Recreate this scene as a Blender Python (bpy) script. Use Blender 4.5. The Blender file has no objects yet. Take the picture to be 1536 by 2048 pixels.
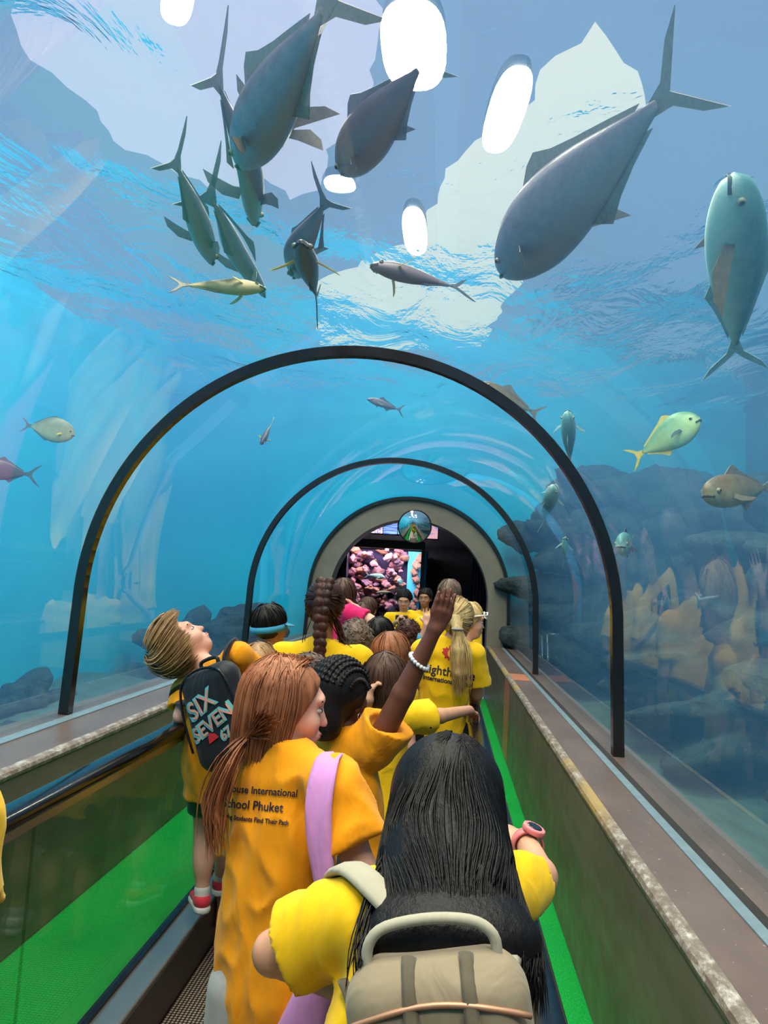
import bpy, bmesh, math, random
import numpy as np
from mathutils import Vector, Matrix
random.seed(7); RNG = np.random.RandomState(7)
SC = bpy.context.scene
COL = SC.collection
# ------------------------------------------------------------------ camera
CAMP = np.array([0.582, 0.0, 1.60]); FPX = 1460.0
YAW, PITCH, ROLL = 0.0917, 0.0975, 0.0566
_cy, _sy, _cp, _sp = math.cos(YAW), math.sin(YAW), math.cos(PITCH), math.sin(PITCH)
_f = np.array([-_sy*_cp, _cy*_cp, _sp]); _r = np.array([_cy, _sy, 0.0]); _u = np.cross(_r, _f)
CR = math.cos(ROLL)*_r + math.sin(ROLL)*_u
CU = -math.sin(ROLL)*_r + math.cos(ROLL)*_u
CF = _f
cam = bpy.data.cameras.new('camera'); camo = bpy.data.objects.new('camera', cam); COL.objects.link(camo)
M = Matrix(((CR[0], CU[0], -CF[0], CAMP[0]), (CR[1], CU[1], -CF[1], CAMP[1]), (CR[2], CU[2], -CF[2], CAMP[2]), (0, 0, 0, 1)))
camo.matrix_world = M
cam.sensor_fit = 'HORIZONTAL'; cam.sensor_width = 36.0; cam.lens = 36.0*FPX/1536.0; cam.clip_start = 0.02; cam.clip_end = 200
SC.camera = camo
# ------------------------------------------------------------------ view, sky light
vs = SC.view_settings
vs.view_transform = 'Standard'; vs.look = 'None'; vs.gamma = 1.0; vs.use_curve_mapping = False; vs.exposure = 0.58
try: SC.display_settings.display_device = 'sRGB'
except Exception: pass
W = bpy.data.worlds.new('world'); SC.world = W; W.use_nodes = True
_bg = W.node_tree.nodes['Background']; _bg.inputs[0].default_value = (0.46, 0.58, 0.88, 1); _bg.inputs[1].default_value = 0.31
LAMP_STRENGTH = 33.0
cy = SC.cycles
cy.max_bounces = 6; cy.diffuse_bounces = 2; cy.glossy_bounces = 2; cy.transmission_bounces = 2; cy.transparent_max_bounces = 14; cy.volume_bounces = 1
cy.caustics_reflective = False; cy.caustics_refractive = False; cy.sample_clamp_indirect = 4.0; cy.blur_glossy = 0.3
cy.use_denoising = True; cy.use_light_tree = False; cy.use_adaptive_sampling = True; cy.adaptive_threshold = 0.04; cy.adaptive_min_samples = 16
# ------------------------------------------------------------------ helpers
def ray(px, py):
    d = CF + CR*((px-768.0)/FPX) - CU*((py-1024.0)/FPX)
    return d
def at(px, py, Y):
    d = ray(px, py); return CAMP + d*(Y/d[1])
def atx(px, py, X):
    d = ray(px, py); return CAMP + d*((X-CAMP[0])/d[0])
def atz(px, py, Z):
    d = ray(px, py); return CAMP + d*((Z-CAMP[2])/d[2])
def lin(c):
    c = c/255.0
    return c/12.92 if c <= 0.04045 else ((c+0.055)/1.055)**2.4
def rgb(r, g, b): return (lin(r), lin(g), lin(b), 1.0)
def tag(o, label=None, cat=None, group=None, kind=None):
    if label: o['label'] = label
    if cat: o['category'] = cat
    if group: o['group'] = group
    if kind: o['kind'] = kind
    return o
def empty(name, loc=(0, 0, 0), label=None, cat=None, group=None, kind=None):
    o = bpy.data.objects.new(name, None); COL.objects.link(o); o.location = loc; o.empty_display_size = 0.05
    return tag(o, label, cat, group, kind)
def link(name, me, mat=None, parent=None, smooth=False):
    o = bpy.data.objects.new(name, me); COL.objects.link(o)
    if mat is not None:
        me.materials.clear(); me.materials.append(mat)
    if smooth: me.shade_smooth()
    if parent is not None:
        o.parent = parent
        o.matrix_parent_inverse = parent_world(parent).inverted()
    return o
def parent_world(p):
    m = Matrix.LocRotScale(p.location, p.rotation_euler, p.scale)
    if p.parent is not None: m = parent_world(p.parent) @ p.matrix_parent_inverse @ m
    return m
def mesh(name, verts, faces, mat=None, parent=None, smooth=False):
    me = bpy.data.meshes.new(name)
    me.from_pydata([tuple(map(float, v)) for v in verts], [], faces); me.update()
    return link(name, me, mat, parent, smooth)
def npmesh(name, V, F, mat=None, parent=None, smooth=True):
    me = bpy.data.meshes.new(name); V = np.asarray(V, dtype=np.float32); F = np.asarray(F, dtype=np.int32)
    n = F.shape[1]
    me.vertices.add(len(V)); me.vertices.foreach_set('co', V.ravel())
    me.loops.add(F.size); me.loops.foreach_set('vertex_index', F.ravel())
    me.polygons.add(len(F)); me.polygons.foreach_set('loop_start', np.arange(0, F.size, n, dtype=np.int32))
    me.update(calc_edges=True); me.validate()
    return link(name, me, mat, parent, smooth)
def box(name, x0, x1, y0, y1, z0, z1, mat, parent=None, bev=0.0):
    bm = bmesh.new(); bmesh.ops.create_cube(bm, size=1.0)
    for v in bm.verts: v.co = Vector(((x0+x1)/2+v.co.x*(x1-x0), (y0+y1)/2+v.co.y*(y1-y0), (z0+z1)/2+v.co.z*(z1-z0)))
    if bev > 0: bmesh.ops.bevel(bm, geom=bm.edges[:], offset=bev, segments=2, profile=0.5, affect='EDGES')
    me = bpy.data.meshes.new(name); bm.to_mesh(me); bm.free()
    return link(name, me, mat, parent)
def extrude_profile(name, prof, y0, y1, mat, parent=None, closed=True, smooth=False, ny=1):
    """prof: list of (x,z); swept along y"""
    n = len(prof); V = []; F = []
    for j in range(ny+1):
        y = y0+(y1-y0)*j/ny
        V += [(x, y, z) for x, z in prof]
    m = n if closed else n-1
    for j in range(ny):
        for i in range(m):
            k = (i+1) % n
            F.append((j*n+i, j*n+k, (j+1)*n+k, (j+1)*n+i))
    if closed:
        F.append(tuple(range(n-1, -1, -1))); F.append(tuple(ny*n+i for i in range(n)))
    return mesh(name, V, F, mat, parent, smooth)
def tube_arrays(pts, rad, seg=8, caps=True, squash=None):
    """tube along a polyline; rad scalar or list"""
    P = [np.array(p, float) for p in pts]; n = len(P)
    R = [rad]*n if np.isscalar(rad) else list(rad)
    V = []; F = []
    t0 = P[1]-P[0]; t0 /= (np.linalg.norm(t0)+1e-9)
    a = np.array([0, 0, 1.0]) if abs(t0[2]) < 0.9 else np.array([1.0, 0, 0])
    u = np.cross(t0, a); u /= np.linalg.norm(u)
    for i in range(n):
        t = (P[min(i+1, n-1)]-P[max(i-1, 0)]); t /= (np.linalg.norm(t)+1e-9)
        u = u-t*(u@t); u /= (np.linalg.norm(u)+1e-9); w = np.cross(t, u)
        for k in range(seg):
            an = 2*math.pi*k/seg
            V.append(P[i]+R[i]*(math.cos(an)*u+math.sin(an)*w*(squash or 1.0)))
    for i in range(n-1):
        for k in range(seg):
            k2 = (k+1) % seg
            F.append((i*seg+k, i*seg+k2, (i+1)*seg+k2, (i+1)*seg+k))
    if caps:
        F.append(tuple(range(seg-1, -1, -1))); F.append(tuple((n-1)*seg+k for k in range(seg)))
    return V, F
def tube(name, pts, rad, mat, parent=None, seg=8, smooth=True, squash=None):
    V, F = tube_arrays(pts, rad, seg, True, squash)
    return mesh(name, V, F, mat, parent, smooth)
def spline(ctrl, n):
    """Catmull-Rom through control points"""
    C = np.array(ctrl, float); m = len(C)
    C = np.vstack([2*C[0]-C[1], C, 2*C[-1]-C[-2]])
    out = []
    for t in np.linspace(0, m-1-1e-6, n):
        i = int(t); s = t-i; p0, p1, p2, p3 = C[i], C[i+1], C[i+2], C[i+3]
        out.append(0.5*((2*p1)+(-p0+p2)*s+(2*p0-5*p1+4*p2-p3)*s*s+(-p0+3*p1-3*p2+p3)*s**3))
    return np.array(out)
# ------------------------------------------------------------------ materials
MATS = {}
class NT:
    def __init__(s, name):
        s.m = bpy.data.materials.new(name); s.m.use_nodes = True; s.t = s.m.node_tree; s.t.nodes.clear()
        s.out = s.t.nodes.new('ShaderNodeOutputMaterial'); MATS[name] = s.m
    def n(s, typ, **kw):
        x = s.t.nodes.new('ShaderNode'+typ)
        for k, v in kw.items(): setattr(x, k, v)
        return x
    def l(s, a, b): s.t.links.new(a, b)
    def noise(s, scale=5, detail=4, rough=0.55, stretch=None, coord='Object', dist=0.0):
        tc = s.n('TexCoord'); mp = s.n('Mapping')
        s.l(tc.outputs[coord], mp.inputs[0])
        if stretch: mp.inputs['Scale'].default_value = stretch
        no = s.n('TexNoise'); s.l(mp.outputs[0], no.inputs['Vector'])
        no.inputs['Scale'].default_value = scale; no.inputs['Detail'].default_value = detail; no.inputs['Roughness'].default_value = rough
        no.inputs['Distortion'].default_value = dist
        return no
    def ramp(s, fac, stops):
        r = s.n('ValToRGB'); s.l(fac, r.inputs[0]); e = r.color_ramp.elements
        while len(e) > 1: e.remove(e[0])
        e[0].position = stops[0][0]; e[0].color = stops[0][1]
        for p, c in stops[1:]:
            x = e.new(p); x.color = c
        return r
    def bump(s, h, strength=0.3, dist=0.01, normal=None):
        b = s.n('Bump'); b.inputs['Strength'].default_value = strength; b.inputs['Distance'].default_value = dist
        s.l(h, b.inputs['Height'])
        if normal: s.l(normal, b.inputs['Normal'])
        return b
    def pbsdf(s, color=None, rough=0.5, metal=0.0, spec=0.5, **kw):
        p = s.n('BsdfPrincipled')
        if color is not None: p.inputs['Base Color'].default_value = color
        p.inputs['Roughness'].default_value = rough; p.inputs['Metallic'].default_value = metal; p.inputs['Specular IOR Level'].default_value = spec
        for k, v in kw.items(): p.inputs[k].default_value = v
        s.l(p.outputs[0], s.out.inputs['Surface']); return p
def mat(name, color, rough=0.5, metal=0.0, spec=0.5, var=0.12, scale=6.0, bump=0.0, bscale=60.0, stretch=None, **kw):
    """plain procedural material: colour with noise variation and fine relief"""
    if name in MATS: return MATS[name]
    a = NT(name); p = a.pbsdf(None, rough, metal, spec, **kw)
    no = a.noise(scale, 4, 0.55, stretch)
    c = np.array(color[:3])
    r = a.ramp(no.outputs[0], [(0.3, tuple(np.clip(c*(1-var), 0, 1))+(1,)), (0.7, tuple(np.clip(c*(1+var), 0, 1))+(1,))])
    a.l(r.outputs[0], p.inputs['Base Color'])
    if bump > 0:
        b = a.bump(a.noise(bscale, 3, 0.6, stretch).outputs[0], bump, 0.004); a.l(b.outputs[0], p.inputs['Normal'])
    return a.m
def emit(name, color, strength):
    if name in MATS: return MATS[name]
    a = NT(name); e = a.n('Emission'); e.inputs[0].default_value = color; e.inputs[1].default_value = strength
    a.l(e.outputs[0], a.out.inputs['Surface'])
    if strength < 5: a.m.cycles.emission_sampling = 'NONE'
    return a.m
# ================================================================== tunnel, tank, hall
R = 1.485; ZC = 1.41; ZL = 0.776; D1, D2, D3 = 4.0, 7.6, 10.95; YB = -3.0
XWL, XWR = -1.12, 1.20          # fronts of the two low walls
WS = 4.25                       # water level
def schlick(a, f0, normal=None, g=0.26):
    lw = a.n('LayerWeight'); lw.inputs[0].default_value = 0.5
    if normal: a.l(normal, lw.inputs['Normal'])
    pw = a.n('Math', operation='POWER'); a.l(lw.outputs['Facing'], pw.inputs[0]); pw.inputs[1].default_value = 5.0
    ma = a.n('Math', operation='MULTIPLY_ADD'); a.l(pw.outputs[0], ma.inputs[0]); ma.inputs[1].default_value = g-f0; ma.inputs[2].default_value = f0
    return ma
def glass_mat():
    a = NT('acrylic'); tr = a.n('BsdfTransparent'); tr.inputs[0].default_value = (0.95, 0.985, 0.99, 1)
    gl = a.n('BsdfGlossy'); gl.inputs['Roughness'].default_value = 0.012; gl.inputs[0].default_value = (1, 1, 1, 1)
    no = a.noise(2.2, 3, 0.5, (1, 0.35, 1)); b = a.bump(no.outputs[0], 0.03, 0.005)
    a.l(b.outputs[0], gl.inputs['Normal'])
    fr = schlick(a, 0.105)
    mx = a.n('MixShader'); a.l(fr.outputs[0], mx.inputs[0]); a.l(tr.outputs[0], mx.inputs[1]); a.l(gl.outputs[0], mx.inputs[2])
    a.l(mx.outputs[0], a.out.inputs['Surface']); return a.m
def balustrade_mat():
    a = NT('balustrade_glass'); tr = a.n('BsdfTransparent'); tr.inputs[0].default_value = (0.72, 0.80, 0.76, 1)
    gl = a.n('BsdfGlossy'); gl.inputs['Roughness'].default_value = 0.02
    fr = schlick(a, 0.08)
    mx = a.n('MixShader'); a.l(fr.outputs[0], mx.inputs[0]); a.l(tr.outputs[0], mx.inputs[1]); a.l(gl.outputs[0], mx.inputs[2])
    a.l(mx.outputs[0], a.out.inputs['Surface']); return a.m
def water_mat():
    a = NT('water_body'); tr = a.n('BsdfTransparent'); a.l(tr.outputs[0], a.out.inputs['Surface']); tr.inputs[0].default_value = (1, 1, 1, 1)
    sc = a.n('VolumeScatter'); sc.inputs['Color'].default_value = (0.20, 0.48, 1.0, 1); sc.inputs['Density'].default_value = 0.105; sc.inputs['Anisotropy'].default_value = 0.2
    ab = a.n('VolumeAbsorption'); ab.inputs['Color'].default_value = (0.0, 0.82, 0.98, 1); ab.inputs['Density'].default_value = 0.085
    ad = a.n('AddShader'); a.l(sc.outputs[0], ad.inputs[0]); a.l(ab.outputs[0], ad.inputs[1]); a.l(ad.outputs[0], a.out.inputs['Volume'])
    return a.m
def surface_mat():
    a = NT('water_surface'); tr = a.n('BsdfTransparent'); tr.inputs[0].default_value = (1, 1, 1, 1)
    gl = a.n('BsdfGlossy'); gl.inputs['Roughness'].default_value = 0.03; gl.inputs[0].default_value = (0.9, 0.97, 1, 1)
    no = a.noise(1.6, 5, 0.55, (1.0, 0.55, 1), dist=0.6); b = a.bump(no.outputs[0], 1.0, 0.10); a.l(b.outputs[0], gl.inputs['Normal'])
    fr = a.n('Fresnel'); fr.inputs[0].default_value = 1.065; a.l(b.outputs[0], fr.inputs['Normal'])
    mx = a.n('MixShader'); a.l(fr.outputs[0], mx.inputs[0]); a.l(tr.outputs[0], mx.inputs[1]); a.l(gl.outputs[0], mx.inputs[2])
    a.l(mx.outputs[0], a.out.inputs['Surface']); return a.m
ACR = glass_mat(); BAL = balustrade_mat(); WATER = water_mat(); WSURF = surface_mat()
# low wall paint: worn satin brown
def wall_paint():
    a = NT('wall_paint'); p = a.pbsdf(None, 0.3, 0, 0.35)
    no = a.noise(2.5, 6, 0.6, (1, 0.4, 3)); r = a.ramp(no.outputs[0], [(0.3, rgb(108, 96, 84)), (0.55, rgb(124, 111, 98)), (0.75, rgb(138, 124, 110))])
    n2 = a.noise(38, 3, 0.7, (1, 1, 0.12)); r2 = a.ramp(n2.outputs[0], [(0.66, (0, 0, 0, 1)), (0.78, (1, 1, 1, 1))])
    mx = a.n('Mix', data_type='RGBA'); mf = a.n('Math', operation='MULTIPLY'); mf.inputs[1].default_value = 0.25
    a.l(r2.outputs[0], mf.inputs[0]); a.l(mf.outputs[0], mx.inputs[0]); a.l(r.outputs[0], mx.inputs[6]); mx.inputs[7].default_value = rgb(150, 140, 126)
    a.l(mx.outputs[2], p.inputs['Base Color'])
    n3 = a.noise(9, 4, 0.6); rr = a.ramp(n3.outputs[0], [(0.3, (0.32, 0.32, 0.32, 1)), (0.7, (0.5, 0.5, 0.5, 1))]); a.l(rr.outputs[0], p.inputs['Roughness'])
    b = a.bump(n3.outputs[0], 0.15, 0.01); a.l(b.outputs[0], p.inputs['Normal']); return a.m
def ledge_paint():
    a = NT('ledge_paint'); p = a.pbsdf(None, 0.35, 0, 0.5)
    no = a.noise(4, 6, 0.65, (1, 0.5, 1)); r = a.ramp(no.outputs[0], [(0.3, rgb(98, 80, 74)), (0.7, rgb(120, 100, 92))])
    n2 = a.noise(70, 2, 0.5); r2 = a.ramp(n2.outputs[0], [(0.72, (0, 0, 0, 1)), (0.76, (1, 1, 1, 1))])
    mx = a.n('Mix', data_type='RGBA'); a.l(r2.outputs[0], mx.inputs[0]); a.l(r.outputs[0], mx.inputs[6]); mx.inputs[7].default_value = rgb(190, 180, 170)
    a.l(mx.outputs[2], p.inputs['Base Color'])
    b = a.bump(a.noise(14, 5, 0.6, (1, 0.25, 1)).outputs[0], 0.25, 0.008); a.l(b.outputs[0], p.inputs['Normal']); return a.m
def chip_paint():
    a = NT('chipped_edge'); p = a.pbsdf(None, 0.5, 0, 0.5)
    n1 = a.noise(26, 6, 0.75, (1, 0.6, 1)); r = a.ramp(n1.outputs[0], [(0.40, rgb(112, 98, 88)), (0.50, rgb(132, 118, 108)), (0.58, rgb(165, 156, 148)), (0.70, rgb(205, 200, 195))])
    n2 = a.noise(1.1, 2, 0.5); r2 = a.ramp(n2.outputs[0], [(0.56, (0, 0, 0, 1)), (0.64, (1, 1, 1, 1))])
    mx = a.n('Mix', data_type='RGBA'); a.l(r2.outputs[0], mx.inputs[0]); a.l(r.outputs[0], mx.inputs[6]); mx.inputs[7].default_value = rgb(168, 140, 84)
    a.l(mx.outputs[2], p.inputs['Base Color'])
    b = a.bump(n1.outputs[0], 0.6, 0.01); a.l(b.outputs[0], p.inputs['Normal']); return a.m
def turf_mat():
    a = NT('turf'); p = a.pbsdf(None, 0.85, 0, 0.2)
    n1 = a.noise(180, 3, 0.7); r = a.ramp(n1.outputs[0], [(0.3, rgb(0, 128, 50)), (0.55, rgb(12, 172, 72)), (0.8, rgb(60, 205, 110))])
    a.l(r.outputs[0], p.inputs['Base Color'])
    b = a.bump(n1.outputs[0], 0.7, 0.006); a.l(b.outputs[0], p.inputs['Normal']); return a.m
def pallet_mat():
    a = NT('pallet_metal'); p = a.pbsdf(None, 0.38, 0.6, 0.5)
    tc = a.n('TexCoord'); mp = a.n('Mapping'); a.l(tc.outputs['Object'], mp.inputs[0]); mp.inputs['Scale'].default_value = (70, 70, 0)
    vo = a.n('TexVoronoi'); vo.inputs['Randomness'].default_value = 0.0; vo.inputs['Scale'].default_value = 1.0; a.l(mp.outputs[0], vo.inputs['Vector'])
    r = a.ramp(vo.outputs['Distance'], [(0.30, rgb(205, 190, 175)), (0.42, rgb(60, 48, 44))])
    a.l(r.outputs[0], p.inputs['Base Color']); b = a.bump(vo.outputs['Distance'], 0.5, 0.004); b.invert = True; a.l(b.outputs[0], p.inputs['Normal']); return a.m
PAINT = wall_paint(); LEDGE = ledge_paint(); CHIP = chip_paint(); TURF = turf_mat(); PALLET = pallet_mat()
SEAL = mat('pale_sealant', rgb(118, 136, 146), 0.45, 0, 0.5, 0.12, 14, 0.3, 40)
GAP = mat('dark_gap', rgb(46, 40, 36), 0.6, 0, 0.4, 0.2, 8)
BLACKM = mat('black_trim', rgb(26, 20, 20), 0.18, 0.0, 0.6, 0.15, 5)
RUBBER = mat('black_rubber', rgb(16, 18, 22), 0.16, 0, 0.5, 0.1, 5)
STEEL = mat('brushed_steel', rgb(196, 198, 198), 0.34, 0.9, 0.5, 0.08, 3, 0.12, 120, (1, 0.1, 1))
DARKSTEEL = mat('dark_skirt', rgb(66, 58, 55), 0.4, 0.5, 0.5, 0.1, 4)
CONC = mat('concrete_paint', rgb(132, 124, 112), 0.5, 0, 0.35, 0.1, 3.5, 0.2, 18)
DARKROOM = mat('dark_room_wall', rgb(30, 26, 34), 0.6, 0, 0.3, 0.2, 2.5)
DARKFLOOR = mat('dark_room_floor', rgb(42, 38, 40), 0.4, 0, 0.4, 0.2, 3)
# ---- floor and low walls
fl = mesh('floor', [(XWL, YB, 0), (XWR, YB, 0), (XWR, D3, 0), (XWL, D3, 0)], [(0, 1, 2, 3)], DARKSTEEL); tag(fl, kind='structure', label='dark floor of the underwater tunnel under the moving walkway')
def low_wall(side):
    s = -1 if side == 'left' else 1
    xf = XWL if s < 0 else XWR; xg = s*1.475
    y1 = D3
    w = empty('wall_'+side, (xf, 0, 0), kind='structure', label='low brown painted wall along the %s side of the tunnel' % side)
    def P(a, b): return (min(a, b), max(a, b))
    x0, x1 = P(xf, s*1.62)
    box('wall_body', x0, x1, YB, y1, 0, ZL-0.02, PAINT, w)
    x0, x1 = P(xf+s*0.030, s*1.62)
    box('ledge', x0, x1, YB, y1, ZL-0.02, ZL, LEDGE, w)
    # worn rounded nose of the ledge
    prof = [(xf-s*0.004, ZL-0.034), (xf-s*0.006, ZL-0.020), (xf, ZL-0.006), (xf+s*0.012, ZL+0.002), (xf+s*0.036, ZL+0.003), (xf+s*0.036, ZL-0.034)]
    if s > 0: prof = prof[::-1]
    extrude_profile('ledge_edge', prof, YB, y1, CHIP, w, True, False, 1)
    x0, x1 = P(s*1.395, s*1.432); box('sealant_strip', x0, x1, YB, y1, ZL, ZL+0.006, SEAL, w)
    x0, x1 = P(s*1.432, s*1.468); box('sealant_gap', x0, x1, YB, y1, ZL, ZL+0.003, GAP if s > 0 else SEAL, w)
    return w
low_wall('left'); wr_ = low_wall('right')
SALMON = mat('salmon_tone', rgb(196, 122, 88), 0.4, 0, 0.4, 0.15, 9)
box('salmon_band', XWR-0.0025, XWR, 7.0, 7.5, 0.02, ZL-0.036, SALMON, wr_); box('salmon_band', XWR+0.037, 1.394, 7.0, 7.5, ZL, ZL+0.002, SALMON, wr_)  # salmon coloured band down the wall front and across the ledge top
for side, x0, x1 in (('left', XWL, -0.482), ('right', 0.762, XWR)):
    t = box('turf_strip', x0+0.002, x1, YB, D3, 0.0, 0.012, TURF)
    tag(t, 'bright green artificial turf strip on the floor along the %s low wall' % side, 'turf', kind=None)
# ---- arched panes
def arch_prof(r, zl=ZL, n=48, flare=0.02):
    p = [(-(r+flare), zl)]
    for i in range(n+1):
        t = math.pi-math.pi*i/n; p.append((r*math.cos(t), ZC+r*math.sin(t)))
    p.append((r+flare, zl)); return p
prof = arch_prof(R)
for i, (y0, y1) in enumerate(((YB, D1-0.03), (D1+0.03, D2-0.025), (D2+0.025, D3))):
    o = extrude_profile('window_%d' % (i+1), prof, y0, y1, ACR, None, False, True, 6)
    tag(o, ('nearest', 'middle', 'farthest')[i]+' curved clear acrylic section of the tunnel vault', kind='structure')
def ring(name, yc, wy, r_in, r_out, m, label):
    p1 = arch_prof(r_in, ZL+0.002, 64); p2 = arch_prof(r_out, ZL+0.002, 64); n = len(p1)
    V = []; F = []
    for (x, z), (X, Z) in zip(p1, p2):
        V += [(x, yc-wy/2, z), (x, yc+wy/2, z), (X, yc+wy/2, Z), (X, yc-wy/2, Z)]
    for i in range(n-1):
        a, b = 4*i, 4*i+4
        for k in range(4):
            k2 = (k+1) % 4; F.append((a+k, a+k2, b+k2, b+k))
    F += [(3, 2, 1, 0), tuple(4*(n-1)+k for k in range(4))]
    o = mesh(name, V, F, m); tag(o, label, kind='structure'); return o
ring('trim_1', D1, 0.055, R-0.028, R+0.03, BLACKM, 'near black arched joint band between two acrylic sections')
ring('trim_2', D2, 0.06, R-0.026, R+0.03, BLACKM, 'second black arched joint band farther down the tunnel')
ring('trim_3', D3-0.03, 0.05, R-0.022, R+0.03, BLACKM, 'thin black arched seal around the concrete portal')
# ---- concrete portal at the end and the dark room beyond
def portal():
    RI = 1.19; zb = 0.0
    n = 48; inn = [(-RI, zb)]+[(RI*math.cos(math.pi-math.pi*i/n), ZC-0.02+RI*math.sin(math.pi-math.pi*i/n)) for i in range(n+1)]+[(RI, zb)]
    RO = R+0.02; out = [(-RO, zb)]+[(RO*math.cos(math.pi-math.pi*i/n), ZC+RO*math.sin(math.pi-math.pi*i/n)) for i in range(n+1)]+[(RO, zb)]
    V = []; F = []; m = len(inn)
    for (a, b), (c, d) in zip(inn, out): V += [(a, D3, b), (c, D3, d), (a, D3+0.45, b), (c, D3+0.45, d)]
    for i in range(m-1):
        p, q = 4*i, 4*i+4
        F += [(p, p+1, q+1, q), (p+2, q+2, q+3, p+3), (p, q, q+2, p+2), (p+1, p+3, q+3, q+1)]
    F += [(0, 2, 3, 1), (4*m-4, 4*m-3, 4*m-1, 4*m-2)]
    o = mesh('wall_portal', V, F, CONC); tag(o, 'grey concrete arched portal at the far end of the tunnel', kind='structure')
portal()
Y2 = 15.5
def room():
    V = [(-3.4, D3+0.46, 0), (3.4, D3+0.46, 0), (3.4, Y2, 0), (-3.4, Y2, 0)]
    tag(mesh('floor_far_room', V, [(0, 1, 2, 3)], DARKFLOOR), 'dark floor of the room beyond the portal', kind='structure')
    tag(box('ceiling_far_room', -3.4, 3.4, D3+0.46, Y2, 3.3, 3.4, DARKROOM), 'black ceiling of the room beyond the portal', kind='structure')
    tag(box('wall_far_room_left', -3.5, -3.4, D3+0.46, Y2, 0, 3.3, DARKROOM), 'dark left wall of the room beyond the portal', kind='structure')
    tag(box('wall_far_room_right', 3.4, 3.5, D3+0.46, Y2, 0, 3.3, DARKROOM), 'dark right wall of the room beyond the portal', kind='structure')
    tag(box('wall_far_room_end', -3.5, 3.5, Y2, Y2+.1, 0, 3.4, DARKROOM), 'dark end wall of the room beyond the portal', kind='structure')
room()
# ---- tank shell
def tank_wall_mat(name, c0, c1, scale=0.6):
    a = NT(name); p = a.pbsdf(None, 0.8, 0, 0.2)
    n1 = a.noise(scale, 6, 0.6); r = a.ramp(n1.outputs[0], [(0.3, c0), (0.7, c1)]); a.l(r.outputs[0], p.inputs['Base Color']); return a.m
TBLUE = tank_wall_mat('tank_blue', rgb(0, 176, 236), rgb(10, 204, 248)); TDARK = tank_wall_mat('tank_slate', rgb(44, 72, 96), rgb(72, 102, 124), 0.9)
SAND = mat('sand_bed', rgb(86, 108, 108), 0.9, 0, 0.2, 0.25, 5, 0.5, 30)
XL, XR, YT = -4.1, 5.0, D3+0.46
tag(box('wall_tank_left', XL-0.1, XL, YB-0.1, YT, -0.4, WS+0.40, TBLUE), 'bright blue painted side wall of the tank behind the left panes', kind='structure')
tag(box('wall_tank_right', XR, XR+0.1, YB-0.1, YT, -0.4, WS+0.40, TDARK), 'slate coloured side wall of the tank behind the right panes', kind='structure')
def tank_end(side, m, label):
    RO = R+0.02; n = 20; sg = -1 if side == 'left' else 1; xe = XL if sg < 0 else XR
    p = [(xe, -0.4), (sg*RO, -0.4)]+[(sg*RO*math.cos(math.pi/2*i/n), ZC+RO*math.sin(math.pi/2*i/n)) for i in range(n+1)]+[(0, WS+0.40), (xe, WS+0.40)]
    from mathutils.geometry import tessellate_polygon
    tris = tessellate_polygon([[Vector((x, z, 0)) for x, z in p]]); k = len(p)
    V = [(x, YT-0.02, z) for x, z in p]+[(x, YT, z) for x, z in p]
    F = [tuple(t) for t in tris]+[tuple(k+i for i in t[::-1]) for t in tris]+[(i, (i+1) % k, k+(i+1) % k, k+i) for i in range(k)]
    tag(mesh('wall_tank_end_'+side, V, F, m), label, kind='structure')
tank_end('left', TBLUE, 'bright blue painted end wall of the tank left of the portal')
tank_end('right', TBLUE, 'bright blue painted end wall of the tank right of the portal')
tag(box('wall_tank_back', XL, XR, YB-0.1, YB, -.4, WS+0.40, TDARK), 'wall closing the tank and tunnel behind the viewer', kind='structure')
for side, x0, x1 in (('left', XL, -1.62), ('right', 1.62, XR)):
    V = []; F = []; nx, ny = 16, 40
    for j in range(ny+1):
        for i in range(nx+1):
            x = x0+(x1-x0)*i/nx; y = YB+(YT-YB)*j/ny
            V.append((x, y, 0.10+0.10*math.sin(1.7*x+0.9*y)+0.07*math.sin(3.1*y-1.3*x)))
    for j in range(ny):
        for i in range(nx): a = j*(nx+1)+i; F.append((a, a+1, a+nx+2, a+nx+1))
    tag(mesh('floor_tank_'+side, V, F, SAND, None, True), 'pale rippled sand bed of the tank on the %s' % side, kind='structure')
# ---- rockwork: boulders against the walls
def rock_mat(name, c0, c1):
    a = NT(name); p = a.pbsdf(None, 0.85, 0, 0.2)
    n1 = a.noise(3.5, 7, 0.65); r = a.ramp(n1.outputs[0], [(0.3, c0), (0.62, c1)]); a.l(r.outputs[0], p.inputs['Base Color'])
    b = a.bump(a.noise(7, 6, 0.65).outputs[0], 0.9, 0.08); a.l(b.outputs[0], p.inputs['Normal']); return a.m
ROCKM = rock_mat('tank_rock', rgb(34, 44, 50), rgb(80, 92, 96))
def rock_mesh(seed, flat):
    r = np.random.RandomState(seed); bm = bmesh.new(); bmesh.ops.create_icosphere(bm, subdivisions=4, radius=1.0)
    K = r.randn(9, 3)*np.array([1.6, 1.6, 2.6]); ph = r.rand(9)*6.28; am = 0.22/(1+np.arange(9)*0.5)
    for v in bm.verts:
        d = np.array(v.co); s = 1+sum(am[i]*math.sin(K[i]@d*1.4+ph[i]) for i in range(9))
        s += 0.10*(abs(math.sin(5.5*d[2]+2*d[0]+ph[0]))-.5)+0.09*(abs(math.sin(7*(K[1]@d)*.5+ph[2]))-.5)+0.05*math.sin(13*d[2]+6*d[1]+ph[3])+0.035*math.sin(21*d[0]+17*d[2]+ph[4])
        v.co = Vector(d*s)
    me = bpy.data.meshes.new('rock'); bm.to_mesh(me); bm.free(); me.materials.append(ROCKM); me.shade_smooth(); return me
RM = [rock_mesh(s, 1) for s in range(5)]
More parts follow.
